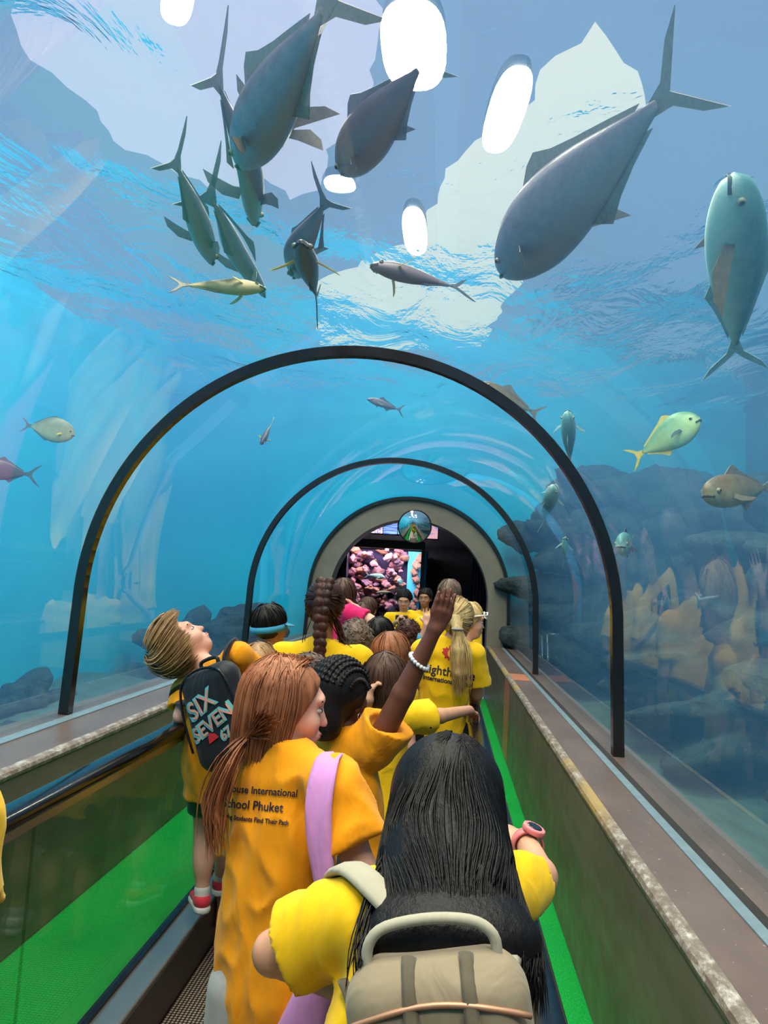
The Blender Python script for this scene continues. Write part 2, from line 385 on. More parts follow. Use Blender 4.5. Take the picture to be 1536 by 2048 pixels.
def rock(root, x, y, z, sx, sy, sz, k, rz):
    o = bpy.data.objects.new('rock', RM[k % 5]); COL.objects.link(o); o.location = (x, y, z); o.scale = (sx, sy, sz); o.rotation_euler = (0.2*math.sin(k), 0.2*math.cos(k*2), rz)
    o.parent = root; o.matrix_parent_inverse = Matrix.Translation(-root.location)
rr = random.Random(3)
rw = empty('wall_rockwork_right', (3.9, 4.5, 0.3), kind='structure', label='dark layered rockwork rising inside the tank behind the right panes')
k = 0
for y in np.arange(1.2, 10.8, 1.05):
    for z in (0.55, 1.25, 1.9):
        if z > 1.4 and rr.random() < 0.35: continue
        rock(rw, 3.75+rr.uniform(-.25, .35)+0.22*z, y+rr.uniform(-.3, .3), z, rr.uniform(.7, 1.0), rr.uniform(.75, 1.05), rr.uniform(.34, .52), k, rr.uniform(0, 6)); k += 1
for x, y, z, s in ((2.1, 10.75, .8, .55), (2.0, 10.8, 1.6, .5), (2.7, 10.7, 1.2, .8), (3.4, 10.6, 2.0, .9), (2.6, 10.8, 2.3, .7), (1.9, 10.9, 2.5, .45), (3.6, 10.7, 3.0, .8), (2.6, 10.95, 3.1, .55), (4.2, 10.2, 2.6, .8), (4.3, 9.0, 2.4, .7), (4.3, 7.4, 2.5, .7)):
    rock(rw, x, y, z, s, s*.55, s*.7, k, rr.uniform(-.4, .4)); k += 1
lw_ = empty('wall_rockwork_left', (-5.4, 8.5, 0.3), kind='structure', label='hazy rock heaps at the far left of the tank near the portal')
for x, y, z, s in ((-2.5, 10.4, .7, .6), (-2.2, 10.7, .9, .42), (-3.2, 10.5, .5, .55), (-3.6, 7.2, .15, .40), (-3.6, 5.0, .1, .35), (-3.2, 6.2, .1, .25)):
    rock(lw_, x, y, z, s, s*0.9, s*rr.uniform(.55, .8), k, rr.uniform(0, 6)); k += 1
# ---- water body and its surface
def water_body():
    e = 0.05; r = R+e; n = 48; x0, x1 = XL+0.01, XR-0.01
    p = [(x0, -0.3), (-r-0.03, -0.3)]+[(r*math.cos(math.pi-math.pi*i/n), ZC+r*math.sin(math.pi-math.pi*i/n)) for i in range(n+1)]+[(r+0.03, -0.3), (x1, -0.3), (x1, WS), (x0, WS)]
    from mathutils.geometry import tessellate_polygon
    tris = tessellate_polygon([[Vector((x, z, 0)) for x, z in p]]); m = len(p)
    V = [(x, YB+0.01, z) for x, z in p]+[(x, YT-0.03, z) for x, z in p]
    F = [tuple(t) for t in tris]+[tuple(m+i for i in t) for t in tris]+[(i, (i+1) % m, m+(i+1) % m, m+i) for i in range(m)]
    o = mesh('water_body', V, F, WATER)
    bm = bmesh.new(); bm.from_mesh(o.data); bmesh.ops.recalc_face_normals(bm, faces=bm.faces[:]); bm.to_mesh(o.data); bm.free()
    tag(o, 'blue hazy water filling the tank around the tunnel', 'water', kind='stuff')
water_body()
def water_surface():
    nx, ny = 120, 150; V = []; F = []; x0, x1, y0, y1 = XL+.005, XR-.005, YB+.005, YT-.025
    for j in range(ny+1):
        for i in range(nx+1):
            x = x0+(x1-x0)*i/nx; y = y0+(y1-y0)*j/ny
            h = 0.018*math.sin(2.1*x+1.1*y)+0.016*math.sin(-1.3*x+3.0*y+1)+0.010*math.sin(5.2*x+2.2*y+2)+0.008*math.sin(4.0*y-3.3*x)
            h *= 1+2.6*math.exp(-((x+1.9)/1.3)**2-((y-3.6)/1.8)**2)
            V.append((x, y, WS+0.16+h))
    for j in range(ny):
        for i in range(nx): a = j*(nx+1)+i; F.append((a, a+1, a+nx+2, a+nx+1))
    o = mesh('water_surface', V, F, WSURF, None, True); tag(o, 'rippled underside of the water surface overhead', 'water surface', kind='stuff')
water_surface()
# ---- hall above: translucent roof sheets and lamps
def wavy_sheet(name, pix, Z, m, label, amp=0.18):
    P = [atz(x, y, Z) for x, y in pix]; C = np.mean(P, axis=0); out = []
    r = np.random.RandomState(len(pix))
    for i in range(len(P)):
        a, b = P[i], P[(i+1) % len(P)]; L = np.linalg.norm(b-a); n = max(2, int(L/0.22)); nn = np.cross(b-a, [0, 0, 1.0]); nn /= np.linalg.norm(nn)+1e-9
        ph = r.rand()*6
        for k in range(n):
            t = k/n; w = amp*math.sin(math.pi*t)*(math.sin(7*t*L/1.5+ph)+0.6*math.sin(15*t*L/1.5+2*ph))*0.5
            out.append(a+(b-a)*t+nn*w)
    m_ = len(out); V = [(p[0], p[1], Z) for p in out]+[(p[0], p[1], Z+0.05) for p in out]
    from mathutils.geometry import tessellate_polygon
    tris = tessellate_polygon([[Vector((p[0], p[1], 0)) for p in out]])
    F = [tuple(t) for t in tris]+[tuple(m_+i for i in t) for t in tris]+[(i, (i+1) % m_, m_+(i+1) % m_, m_+i) for i in range(m_)]
    o = mesh(name, V, F, m); tag(o, label, 'roof sheet'); return o
ROOF1 = emit('cream_roof_light', (1.0, 0.90, 0.76, 1), 0.62)
ROOF2 = emit('lilac_roof_light', (0.80, 0.72, 0.95, 1), 0.55)
wavy_sheet('roof_sheet', [(1190, 52), (1232, 110), (1275, 150), (1292, 222), (1240, 330), (1120, 480), (1010, 600), (960, 700), (800, 700), (640, 690), (632, 570), (740, 520), (830, 480), (880, 380), (930, 310), (1040, 230), (1110, 120)], 7.6, ROOF1, 'cream translucent roof sheet seen through the water behind the large right trevally')
wavy_sheet('roof_sheet', [(-60, -160), (760, -160), (750, 120), (700, 250), (650, 300), (640, 380), (580, 400), (520, 350), (420, 380), (330, 330), (250, 300), (170, 200), (60, 120)], 7.8, ROOF2, 'pale lilac translucent roof sheet seen through ripples at the upper left')
LAMP = emit('lamp_glow', (1.0, 0.88, 0.73, 1), LAMP_STRENGTH)
HOUS = mat('lamp_housing', rgb(120, 125, 135), 0.5, 0.3)
def lamp(x, y, z, rx, ry, rz, label):
    t = empty('ceiling_lamp', (x, y, z), label, 'lamp', 'lamps above the tank')
    n = 28; c, s = math.cos(rz), math.sin(rz)
    def sup(k, a, b):
        an = 2*math.pi*k/n; X = a*math.copysign(abs(math.cos(an))**0.75, math.cos(an)); Y = b*math.copysign(abs(math.sin(an))**0.75, math.sin(an))
        return (x+c*X-s*Y, y+s*X+c*Y)
    A = [sup(k, rx, ry) for k in range(n)]; B = [sup(k, rx*.97, ry*.97) for k in range(n)]
    mesh('diffuser', [(p[0], p[1], z-.03) for p in A], [tuple(range(n))], LAMP, t)
    V = [(p[0], p[1], z-0.01) for p in B]+[(p[0], p[1], z+0.12) for p in B]
    F = [(i, (i+1) % n, n+(i+1) % n, n+i) for i in range(n)]+[tuple(n+i for i in range(n))]
    mesh('housing', V, F, HOUS, t)
LZ = 7.2
for px, py, rx, ry, rz, lab in ((828, 92, .34, .66, 0.0, 'largest blown out white lamp above the forked tail of the centre trevally'), (1012, 222, .22, .80, 0.12, 'oval white lamp left of the cream roof sheet'), (680, 365, .22, .22, 0, 'small round lamp just below the snout of the centre trevally'), (830, 462, .19, .80, 0, 'narrow white lamp standing above the yellow finned fish'), (355, 0, .15, .32, .5, 'warm lamp at the top edge of the upper left roof sheet')):
    p = atz(px, py, LZ); lamp(p[0], p[1], p[2], rx, ry, rz, lab)
for i, (x, y) in enumerate(((-3.2, -1.5), (1.5, 2.0), (0.3, -1.6), (2.6, -1.4))):
    lamp(x, y, LZ, .55, .8, 0, ('round edged lamp over the near left of the tank', 'round edged lamp over the right edge of the tunnel', 'round edged lamp over the tunnel behind the viewer', 'round edged lamp over the near right of the tank')[i])
for i, y in enumerate((0.8, 2.9, 5.0)):  # out-of-view lamps added to brighten the blue tank wall on the left
    lamp(-0.8, y, LZ, .50, .70, 0, ('broad unseen fill lamp added above the vault, nearest the viewer', 'broad unseen fill lamp added above the vault, second from the viewer', 'broad unseen fill lamp added above the vault, third from the viewer')[i])
# ---- moving walkway
def walkway():
    t = empty('moving_walkway', (0.10, 3.0, 0), 'moving walkway with dotted metal pallets, steel side decks and black handrails', 'walkway')
    YE = 10.2
    n = int((YE-YB)/0.4)
    me = None
    for i in range(n):
        y = YB+i*0.4
        if me is None:
            o = box('pallet', -0.352, 0.632, 0, 0.394, 0.001, 0.012, PALLET, t); me = o.data; o.location.y += y
        else:
            o = bpy.data.objects.new('pallet', me); COL.objects.link(o); o.parent = t; o.matrix_parent_inverse = parent_world(t).inverted(); o.location = (0, y, 0)
    for side, xs in (('l', (-0.478, -0.360)), ('r', (0.640, 0.758))):
        for j, (a, b) in enumerate(((YB, 1.46), (1.463, 4.2), (4.203, 7.2), (7.203, YE))):
            box('deck', xs[0], xs[1], a, b, 0.012, 0.20, STEEL, t, 0.006)
        xs2 = (-0.360, -0.354) if side == 'l' else (0.634, 0.640)
        box('skirt', xs2[0], xs2[1], YB, YE, 0.012, 0.19, DARKSTEEL, t)
        xg = -0.466 if side == 'l' else 0.746
        for a, b in ((YB, 1.9), (1.906, 4.6), (4.606, 7.4), (7.406, YE)):
            box('glass_panel', xg-0.006, xg+0.006, a, b, 0.19, 0.955, BAL, t)
        box('glass_seal', xg-0.014, xg+0.014, YB, YE, 0.195, 0.212, RUBBER, t)
        c = xg; prof = []
        for k in range(16):
            an = 2*math.pi*k/16; prof.append((c+0.040*math.copysign(abs(math.cos(an))**0.7, math.cos(an)), 0.975+0.024*math.copysign(abs(math.sin(an))**0.7, math.sin(an))))
        extrude_profile('handrail', prof, YB, YE-0.3, RUBBER, t, True, True, 4)
        box('rail_guide', xg-0.018, xg+0.018, YB, YE-0.3, 0.925, 0.952, STEEL, t)
walkway()
# ================================================================== implicit surfaces -> meshes
A3 = lambda *v: np.array(v, float)
def unit(v):
    v = np.asarray(v, float); return v/(np.linalg.norm(v)+1e-12)
def smin(a, b, k):
    if k <= 0: return np.minimum(a, b)
    h = np.clip(0.5+0.5*(b-a)/k, 0, 1); return b+(a-b)*h-k*h*(1-h)
def cap(a, b, ra, rb):
    a = np.asarray(a, float); b = np.asarray(b, float); ab = b-a; L2 = ab@ab+1e-12
    def f(P):
        q = P-a; t = np.clip(q@ab/L2, 0, 1)
        q = q-t[:, None]*ab
        return np.sqrt(np.einsum('ij,ij->i', q, q))-(ra+(rb-ra)*t)
    f.bs = ((a+b)/2, math.sqrt(L2)/2+max(ra, rb)); return f
def ell(c, r, axes=None):
    c = np.asarray(c, float); r = np.asarray(r, float); m = r.min()
    def f(P):
        q = P-c
        if axes is not None: q = q@axes.T
        a = q/r; k0 = np.sqrt(np.einsum('ij,ij->i', a, a)); b = a/r; k1 = np.sqrt(np.einsum('ij,ij->i', b, b))+1e-9
        return np.where(k0 < 0.3, -m*(1-k0), k0*(k0-1)/k1)
    f.bs = (c, r.max()); return f
def ecap(a, b, u, wa, da, wb, db):
    """elliptical tapered capsule from a to b; u = lateral axis; w lateral, d depth half sizes"""
    a = np.asarray(a, float); b = np.asarray(b, float); ab = b-a; L = np.linalg.norm(ab)+1e-9; z = ab/L
    u = unit(np.asarray(u, float)-z*(np.asarray(u, float)@z)); v = np.cross(z, u)
    def f(P):
        q = P-a; s = q@z; t = np.clip(s/L, 0, 1); e = s-t*L
        x = q@u; y = q@v; w = wa+(wb-wa)*t; d = da+(db-da)*t; m = np.minimum(w, d)
        k = np.sqrt((x/w)**2+(y/d)**2+(e/m)**2)
        g = np.sqrt((x/w**2)**2+(y/d**2)**2+(e/m**2)**2)+1e-9
        return np.where(k < 0.3, -m*(1-k), k*(k-1)/g)
    f.bs = ((a+b)/2, L/2+max(wa, da, wb, db)); return f
def plane(p, n):
    p = np.asarray(p, float); n = unit(n)
    return lambda P: (P-p)@n
def union(items):
    """items: list of (f,k); members far from a small query box are skipped"""
    def f(P):
        lo = P.min(0); hi = P.max(0); small = (hi-lo).max() < .45; d = None
        for g, k in items:
            if small:
                b = getattr(g, 'bs', None)
                if b is not None and np.linalg.norm(np.maximum(np.maximum(lo-b[0], b[0]-hi), 0)) > b[1]+.06+k: continue
            v = g(P); d = v if d is None else smin(d, v, k)
        return d if d is not None else np.full(len(P), .06)
    bb = [getattr(g, 'bs', None) for g, k in items]
    if all(b is not None for b in bb):
        c = np.mean([b[0] for b in bb], axis=0); f.bs = (c, max(np.linalg.norm(b[0]-c)+b[1] for b in bb)+.02)
    return f
def inter(*fs):
    def f(P):
        d = fs[0](P)
        for g in fs[1:]: d = np.maximum(d, g(P))
        return d
    b = getattr(fs[0], 'bs', None)
    if b is not None: f.bs = b
    return f
def diff(f, g, k=0.0):
    h = (lambda P: np.maximum(f(P), -g(P))) if k <= 0 else (lambda P: -smin(-f(P), g(P), k))
    b = getattr(f, 'bs', None)
    if b is not None: h.bs = b
    return h
_K = RNG.randn(14, 3); _PH = RNG.rand(14)*6.28
def wob(P, scale, seed=0):
    """cheap smooth noise, scale = per axis frequency"""
    Q = P*np.asarray(scale, float); d = np.zeros(len(P))
    for i in range(6):
        k = _K[(i+seed) % 14]; ph = _PH[(i+seed*3) % 14]
        d += np.sin(Q@k+ph+0.8*np.sin(Q@_K[(i+seed+5) % 14]*0.6+ph))
    return d/6.0
def ridge(P, scale, seed=0):
    return 1.0-3.2*np.minimum(np.abs(wob(P, scale, seed)), .5)
def disp(f, *terms):
    """terms: (amp, scale, seed)"""
    def g(P):
        d = f(P); tot = sum(t[0] for t in terms)
        m = np.abs(d) < tot+.012
        if m.any():
            Q = P[m]; e = d[m]
            for t in terms: e = e-t[0]*(ridge if len(t) > 3 else wob)(Q, t[1], t[2])
            d[m] = e
        return d
    return g
def sdf_mesh(f, lo, hi, h, slack=1.25):
    B = 4; bs = B*h; lo = np.asarray(lo, float)-bs; hi = np.asarray(hi, float)+bs
    n = np.ceil((hi-lo)/bs).astype(int)
    n = ((n+3)//4)*4; I = np.stack(np.meshgrid(*[np.arange(k//4) for k in n], indexing='ij'), -1).reshape(-1, 3)
    d = f(lo+(I+0.5)*bs*4); I = I[np.abs(d) < bs*4*0.87*slack]
    if len(I) == 0: return np.zeros((0, 3)), np.zeros((0, 4), int)
    S4 = np.stack(np.meshgrid(*[np.arange(4)]*3, indexing='ij'), -1).reshape(-1, 3); I = (I[:, None, :]*4+S4[None]).reshape(-1, 3)
    d = np.concatenate([f(lo+(I[s:s+1024]+0.5)*bs) for s in range(0, len(I), 1024)]); I = I[np.abs(d) < bs*0.87*slack]
    if len(I) == 0: return np.zeros((0, 3)), np.zeros((0, 4), int)
    L = np.stack(np.meshgrid(*[np.arange(B+1)]*3, indexing='ij'), -1).reshape(-1, 3)
    G = I[:, None, :]*B+L[None]
    val = np.empty((len(I), (B+1)**3)); ch = 64
    for s in range(0, len(I), ch):
        g = G[s:s+ch]; val[s:s+ch] = f((lo+g*h).reshape(-1, 3)).reshape(len(g), -1)
    val = val.reshape(-1, B+1, B+1, B+1)
    C = {}
    for a in (0, 1):
        for b in (0, 1):
            for c in (0, 1): C[a, b, c] = val[:, a:a+B, b:b+B, c:c+B]
    neg = sum((v < 0).astype(np.int8) for v in C.values()); act = (neg > 0) & (neg < 8)
    bi, x, y, z = np.nonzero(act)
    cell = I[bi]*B+np.stack([x, y, z], -1)
    cv = {k: v[act] for k, v in C.items()}
    pos = np.zeros((len(cell), 3)); cnt = np.zeros(len(cell))
    for ax in range(3):
        for p in (0, 1):
            for q in (0, 1):
                k0 = [p, q]; k0.insert(ax, 0); k1 = list(k0); k1[ax] = 1
                v0 = cv[tuple(k0)]; v1 = cv[tuple(k1)]; m = (v0 < 0) != (v1 < 0)
                t = np.where(m, v0/np.where(m, v0-v1, 1), 0); off = np.tile(np.array(k0, float), (len(cell), 1)); off[:, ax] = t
                pos += off*m[:, None]; cnt += m
    V = lo+(cell+pos/cnt[:, None])*h
    N = n*B+2; key = ((cell[:, 0]+1)*N[1]+(cell[:, 1]+1))*N[2]+(cell[:, 2]+1)
    o = np.argsort(key); ks = key[o]
    def look(c):
        kk = ((c[:, 0]+1)*N[1]+(c[:, 1]+1))*N[2]+(c[:, 2]+1); i = np.searchsorted(ks, kk); i = np.minimum(i, len(ks)-1)
        return np.where(ks[i] == kk, o[i], -1)
    F = []
    for ax in range(3):
        k1 = [0, 0, 0]; k1[ax] = 1
        v0 = cv[0, 0, 0]; v1 = cv[tuple(k1)]; m = (v0 < 0) != (v1 < 0)
        c = cell[m]; a1, a2 = [(1, 2), (2, 0), (0, 1)][ax]
        e1 = np.zeros(3, int); e1[a1] = 1; e2 = np.zeros(3, int); e2[a2] = 1
        q = np.stack([np.nonzero(m)[0], look(c-e1), look(c-e1-e2), look(c-e2)], -1)
        ok = (q >= 0).all(1); q = q[ok]; s = (v0[m] < 0)[ok]
        q[~s] = q[~s][:, ::-1]; F.append(q)
    return V, np.vstack(F)
def build(name, f, lo, hi, h, m, parent):
    V, F = sdf_mesh(f, lo, hi, h)
    if len(F) == 0: return None
    return npmesh(name, V, F, m, parent, True)
def bounds(pts, pad):
    P = np.array(pts); return P.min(0)-pad, P.max(0)+pad
def project(V2, O, U, Vv, D, f, lift=0.0025, back=0.2, steps=40):
    """drop flat points onto a surface along D"""
    P = O+V2[:, :1]*U+V2[:, 1:2]*Vv-D*back; t = np.zeros(len(P))
    for _ in range(steps):
        d = f(P+t[:, None]*D); t = t+np.clip(d, -0.02, 0.05)*0.8
    return P+(t-lift)[:, None]*D
def text_mesh(s, size, ext=0.0, bold=0.0, shear=0.0, maxe=0.012):
    c = bpy.data.curves.new('lettering', 'FONT'); c.body = s; c.size = size; c.align_x = 'CENTER'; c.offset = bold; c.shear = shear; c.resolution_u = 3; c.space_line = 0.9
    o = bpy.data.objects.new('lettering', c); COL.objects.link(o); bpy.context.view_layer.update()
    dg = bpy.context.evaluated_depsgraph_get(); me = o.evaluated_get(dg).to_mesh()
    bm = bmesh.new(); bm.from_mesh(me); bmesh.ops.triangulate(bm, faces=bm.faces[:])
    for _ in range(4):
        e = [x for x in bm.edges if x.calc_length() > maxe]
        if not e: break
        bmesh.ops.subdivide_edges(bm, edges=e, cuts=1); bmesh.ops.triangulate(bm, faces=bm.faces[:])
    bm.verts.ensure_lookup_table(); bm.verts.index_update()
    V = np.array([v.co[:] for v in bm.verts]); F = [[v.index for v in f.verts] for f in bm.faces]
    bm.free(); o.evaluated_get(dg).to_mesh_clear(); bpy.data.objects.remove(o); bpy.data.curves.remove(c)
    return V[:, :2], F
def poly_mesh(pts, maxe=0.01):
    from mathutils.geometry import tessellate_polygon
    bm = bmesh.new(); vs_ = [bm.verts.new((x, y, 0)) for x, y in pts]
    for t in tessellate_polygon([[Vector((x, y, 0)) for x, y in pts]]):
        try: bm.faces.new([vs_[i] for i in t])
        except ValueError: pass
    for _ in range(4):
        e = [x for x in bm.edges if x.calc_length() > maxe]
        if not e: break
        bmesh.ops.subdivide_edges(bm, edges=e, cuts=1); bmesh.ops.triangulate(bm, faces=bm.faces[:])
    bm.verts.index_update(); V = np.array([v.co[:] for v in bm.verts])[:, :2]; F = [[v.index for v in f.verts] for f in bm.faces]; bm.free(); return V, F
def printed(name, VF, O, U, Vv, D, f, m, parent, lift=0.003):
    V, F = VF
    return mesh(name, project(V, O, U, Vv, D, f, lift), F, m, parent, True)
# ------------------------------------------------------------------ person materials
def skin_mat(name, c):
    a = NT(name); p = a.pbsdf(None, 0.48, 0, 0.4); c = np.array(c[:3])
    n1 = a.noise(14, 4, 0.6); r = a.ramp(n1.outputs[0], [(0.3, tuple(c*0.9)+(1,)), (0.7, tuple(np.clip(c*1.08, 0, 1))+(1,))]); a.l(r.outputs[0], p.inputs['Base Color'])
    p.inputs['Subsurface Weight'].default_value = 0.0
    return a.m
def cloth_mat(name, c, var=0.06, rough=0.8):
    a = NT(name); p = a.pbsdf(None, rough, 0, 0.25); c = np.array(c[:3])
    n1 = a.noise(7, 4, 0.6); r = a.ramp(n1.outputs[0], [(0.3, tuple(c*(1-var))+(1,)), (0.7, tuple(np.clip(c*(1+var), 0, 1))+(1,))]); a.l(r.outputs[0], p.inputs['Base Color'])
    b = a.bump(a.noise(55, 3, 0.5).outputs[0], 0.10, 0.003); b2 = a.bump(a.noise(7, 3, 0.5, (1, 1, 0.4), dist=1.6).outputs[0], 0.55, 0.02, b.outputs[0]); a.l(b2.outputs[0], p.inputs['Normal'])
    p.inputs['Sheen Weight'].default_value = 0.15
    return a.m
def hair_mat(name, c0, c1, rough=0.42, stretch=(70, 70, 7)):
    a = NT(name); p = a.pbsdf(None, rough, 0, 0.28)
    n1 = a.noise(1.0, 4, 0.7, stretch); n2 = a.noise(6, 3, 0.6)
    mt = a.n('Math', operation='ADD'); a.l(n1.outputs[0], mt.inputs[0]); a.l(n2.outputs[0], mt.inputs[1]); mh = a.n('Math', operation='MULTIPLY'); a.l(mt.outputs[0], mh.inputs[0]); mh.inputs[1].default_value = 0.5
    r = a.ramp(mh.outputs[0], [(0.34, c0), (0.64, c1)]); a.l(r.outputs[0], p.inputs['Base Color'])
    b = a.bump(n1.outputs[0], 0.6, 0.006); a.l(b.outputs[0], p.inputs['Normal']); return a.m
SK = dict(fair=skin_mat('skin_fair', rgb(226, 170, 148)), light=skin_mat('skin_light', rgb(214, 158, 128)), tan=skin_mat('skin_tan', rgb(178, 122, 92)), dark=skin_mat('skin_dark', rgb(112, 66, 50)))
HA = dict(black=hair_mat('hair_black', rgb(5, 4, 6), rgb(20, 14, 16), 0.5), auburn=hair_mat('hair_auburn', rgb(98, 54, 36), rgb(190, 124, 88)), blond=hair_mat('hair_blond', rgb(150, 112, 62), rgb(232, 200, 140)), brown=hair_mat('hair_brown', rgb(46, 30, 26), rgb(104, 74, 60)),
          sandy=hair_mat('hair_sandy', rgb(92, 62, 42), rgb(192, 150, 104), 0.42, (40, 40, 25)), darkbrown=hair_mat('hair_dark_brown', rgb(30, 16, 14), rgb(84, 48, 38)), ash=hair_mat('hair_ash', rgb(70, 58, 54), rgb(140, 118, 104), 0.5, (40, 40, 40)))
YEL = cloth_mat('yellow_cotton', rgb(250, 196, 12)); YEL_WARM = cloth_mat('yellow_cotton_warm_lit', rgb(252, 158, 6)); BLK = cloth_mat('black_cotton', rgb(22, 22, 28)); GRN = cloth_mat('green_cotton', rgb(0, 96, 62)); PNK = cloth_mat('magenta_cotton', rgb(226, 30, 104)); WHT = cloth_mat('white_cotton', rgb(222, 220, 216)); GRY = cloth_mat('grey_cotton', rgb(170, 170, 172))  # golden tone: same yellow shirt cotton with warm light put into its colour
LILAC = cloth_mat('lilac_cloth', rgb(214, 148, 214)); INK = mat('navy_ink', rgb(28, 26, 52), 0.7); REDINK = mat('red_ink', rgb(196, 36, 44), 0.7)
EYEW = mat('eye_white', rgb(196, 186, 182), 0.2); EYED = mat('eye_dark', rgb(30, 20, 16), 0.15); LIP = mat('lip_skin', rgb(190, 100, 92), 0.4)
# ------------------------------------------------------------------ person
def frame(hf, hu):
    f = unit(hf); u = np.asarray(hu, float); u = unit(u-f*(u@f)); r = np.cross(f, u)
    return np.stack([r, f, u])            # rows: right, forward, up
def pose(head, h=None, face=(0, 1, 0), z0=0.04, width=1.0):
    """standing joints from a head centre"""
    head = np.asarray(head, float); h = h or (head[2]+0.10-z0); s = h/1.4
    f = unit(np.array([face[0], face[1], 0.0])); r = np.array([f[1], -f[0], 0.0]); up = np.array([0, 0, 1.0])
    g = np.array([head[0], head[1], z0])-f*0.02
    J = dict(h=h, s=s, head=head, hf=np.asarray(face, float), hu=up, r=r, f=f)
    J['neck'] = g+up*h*0.825-f*0.005; J['chest'] = g+up*h*0.70; J['pel'] = g+up*h*0.53
    for n, sg in (('L', -1), ('R', 1)):
        J['sh'+n] = g+up*h*0.795+r*sg*0.112*h*width; J['el'+n] = J['sh'+n]-up*0.185*h+r*sg*0.03*h-f*0.01; J['wr'+n] = J['el'+n]-up*0.15*h+f*0.05*h
        J['hip'+n] = g+up*h*0.50+r*sg*0.055*h; J['kn'+n] = g+up*h*0.275+r*sg*0.058*h+f*0.01; J['an'+n] = g+up*h*0.045+r*sg*0.06*h-f*0.01; J['toe'+n] = J['an'+n]+f*0.10*h-up*0.02*h
        J['hd'+n] = -up*0.9+f*0.3; J['pn'+n] = -r*sg
    return J
def head_sdf(J, k=1.0):
    Rm = frame(J['hf'], J['hu']); c = J['head']
    def W(x, y, z): return c+(np.array([x, y, z])*k)@Rm
    it = [(ell(W(0, -.012, .022), A3(.073, .092, .086)*k, Rm), 0), (ell(W(0, .028, -.032), A3(.056, .058, .070)*k, Rm), .03*k), (ell(W(0, .052, -.083), A3(.030, .026, .022)*k, Rm), .03*k),
          (cap(W(0, .084, .006), W(0, .099, -.030), .006*k, .0095*k), .012*k), (ell(W(0, .084, -.060), A3(.020, .012, .010)*k, Rm), .012*k), (ell(W(.034, .058, -.028), A3(.022, .022, .020)*k, Rm), .02*k), (ell(W(-.034, .058, -.028), A3(.022, .022, .020)*k, Rm), .02*k),
          (ell(W(0, .076, .028), A3(.048, .014, .012)*k, Rm), .02*k)]
    for s in (-1, 1):
        it.append((ell(W(s*.074, -.006, -.012), A3(.008, .020, .031)*k, Rm), .006*k))
    f = union(it)
    for s in (-1, 1): f = diff(f, ell(W(s*.031, .092, .004), A3(.017, .012, .009)*k, Rm), .012*k)
    return f, Rm, W
def hand_sdf(w, d, n, thumb, k=1.0, curl=0.35, spread=1.0):
    """w wrist, d finger direction, n palm normal (fingers curl towards n), thumb side vector"""
    d = unit(d); n = unit(np.asarray(n)-d*(np.asarray(n)@d)); s = unit(np.asarray(thumb)-d*(np.asarray(thumb)@d)); s = unit(s-n*(s@n)); it = []
    it.append((ecap(w+d*.012*k, w+d*.066*k, s, .024*k, .015*k, .034*k, .014*k), .02*k))
    for o, L in ((.027, .058), (.009, .068), (-.009, .064), (-.026, .050)):
        b = w+d*.068*k+s*o*k; c1 = curl*0.6; c2 = curl*1.5
        dd = unit(d+s*o*5*spread); d1 = dd*math.cos(c1)+n*math.sin(c1); d2 = dd*math.cos(c2)+n*math.sin(c2)
        m = b+d1*L*.55*k; e = m+d2*L*.5*k
        it.append((cap(b-d*.012*k, m, .0092*k, .0080*k), .006*k)); it.append((cap(m, e, .0080*k, .0066*k), .004*k))
    b = w+d*.022*k+s*.022*k; m = b+unit(d*.75+s*.75*spread+n*curl*.5)*.036*k; e = m+unit(d*.95+s*.35*spread+n*curl*.8)*.030*k
    it.append((cap(b, m, .0125*k, .0098*k), .012*k)); it.append((cap(m, e, .0098*k, .0072*k), .005*k))
    return it
class Person: pass
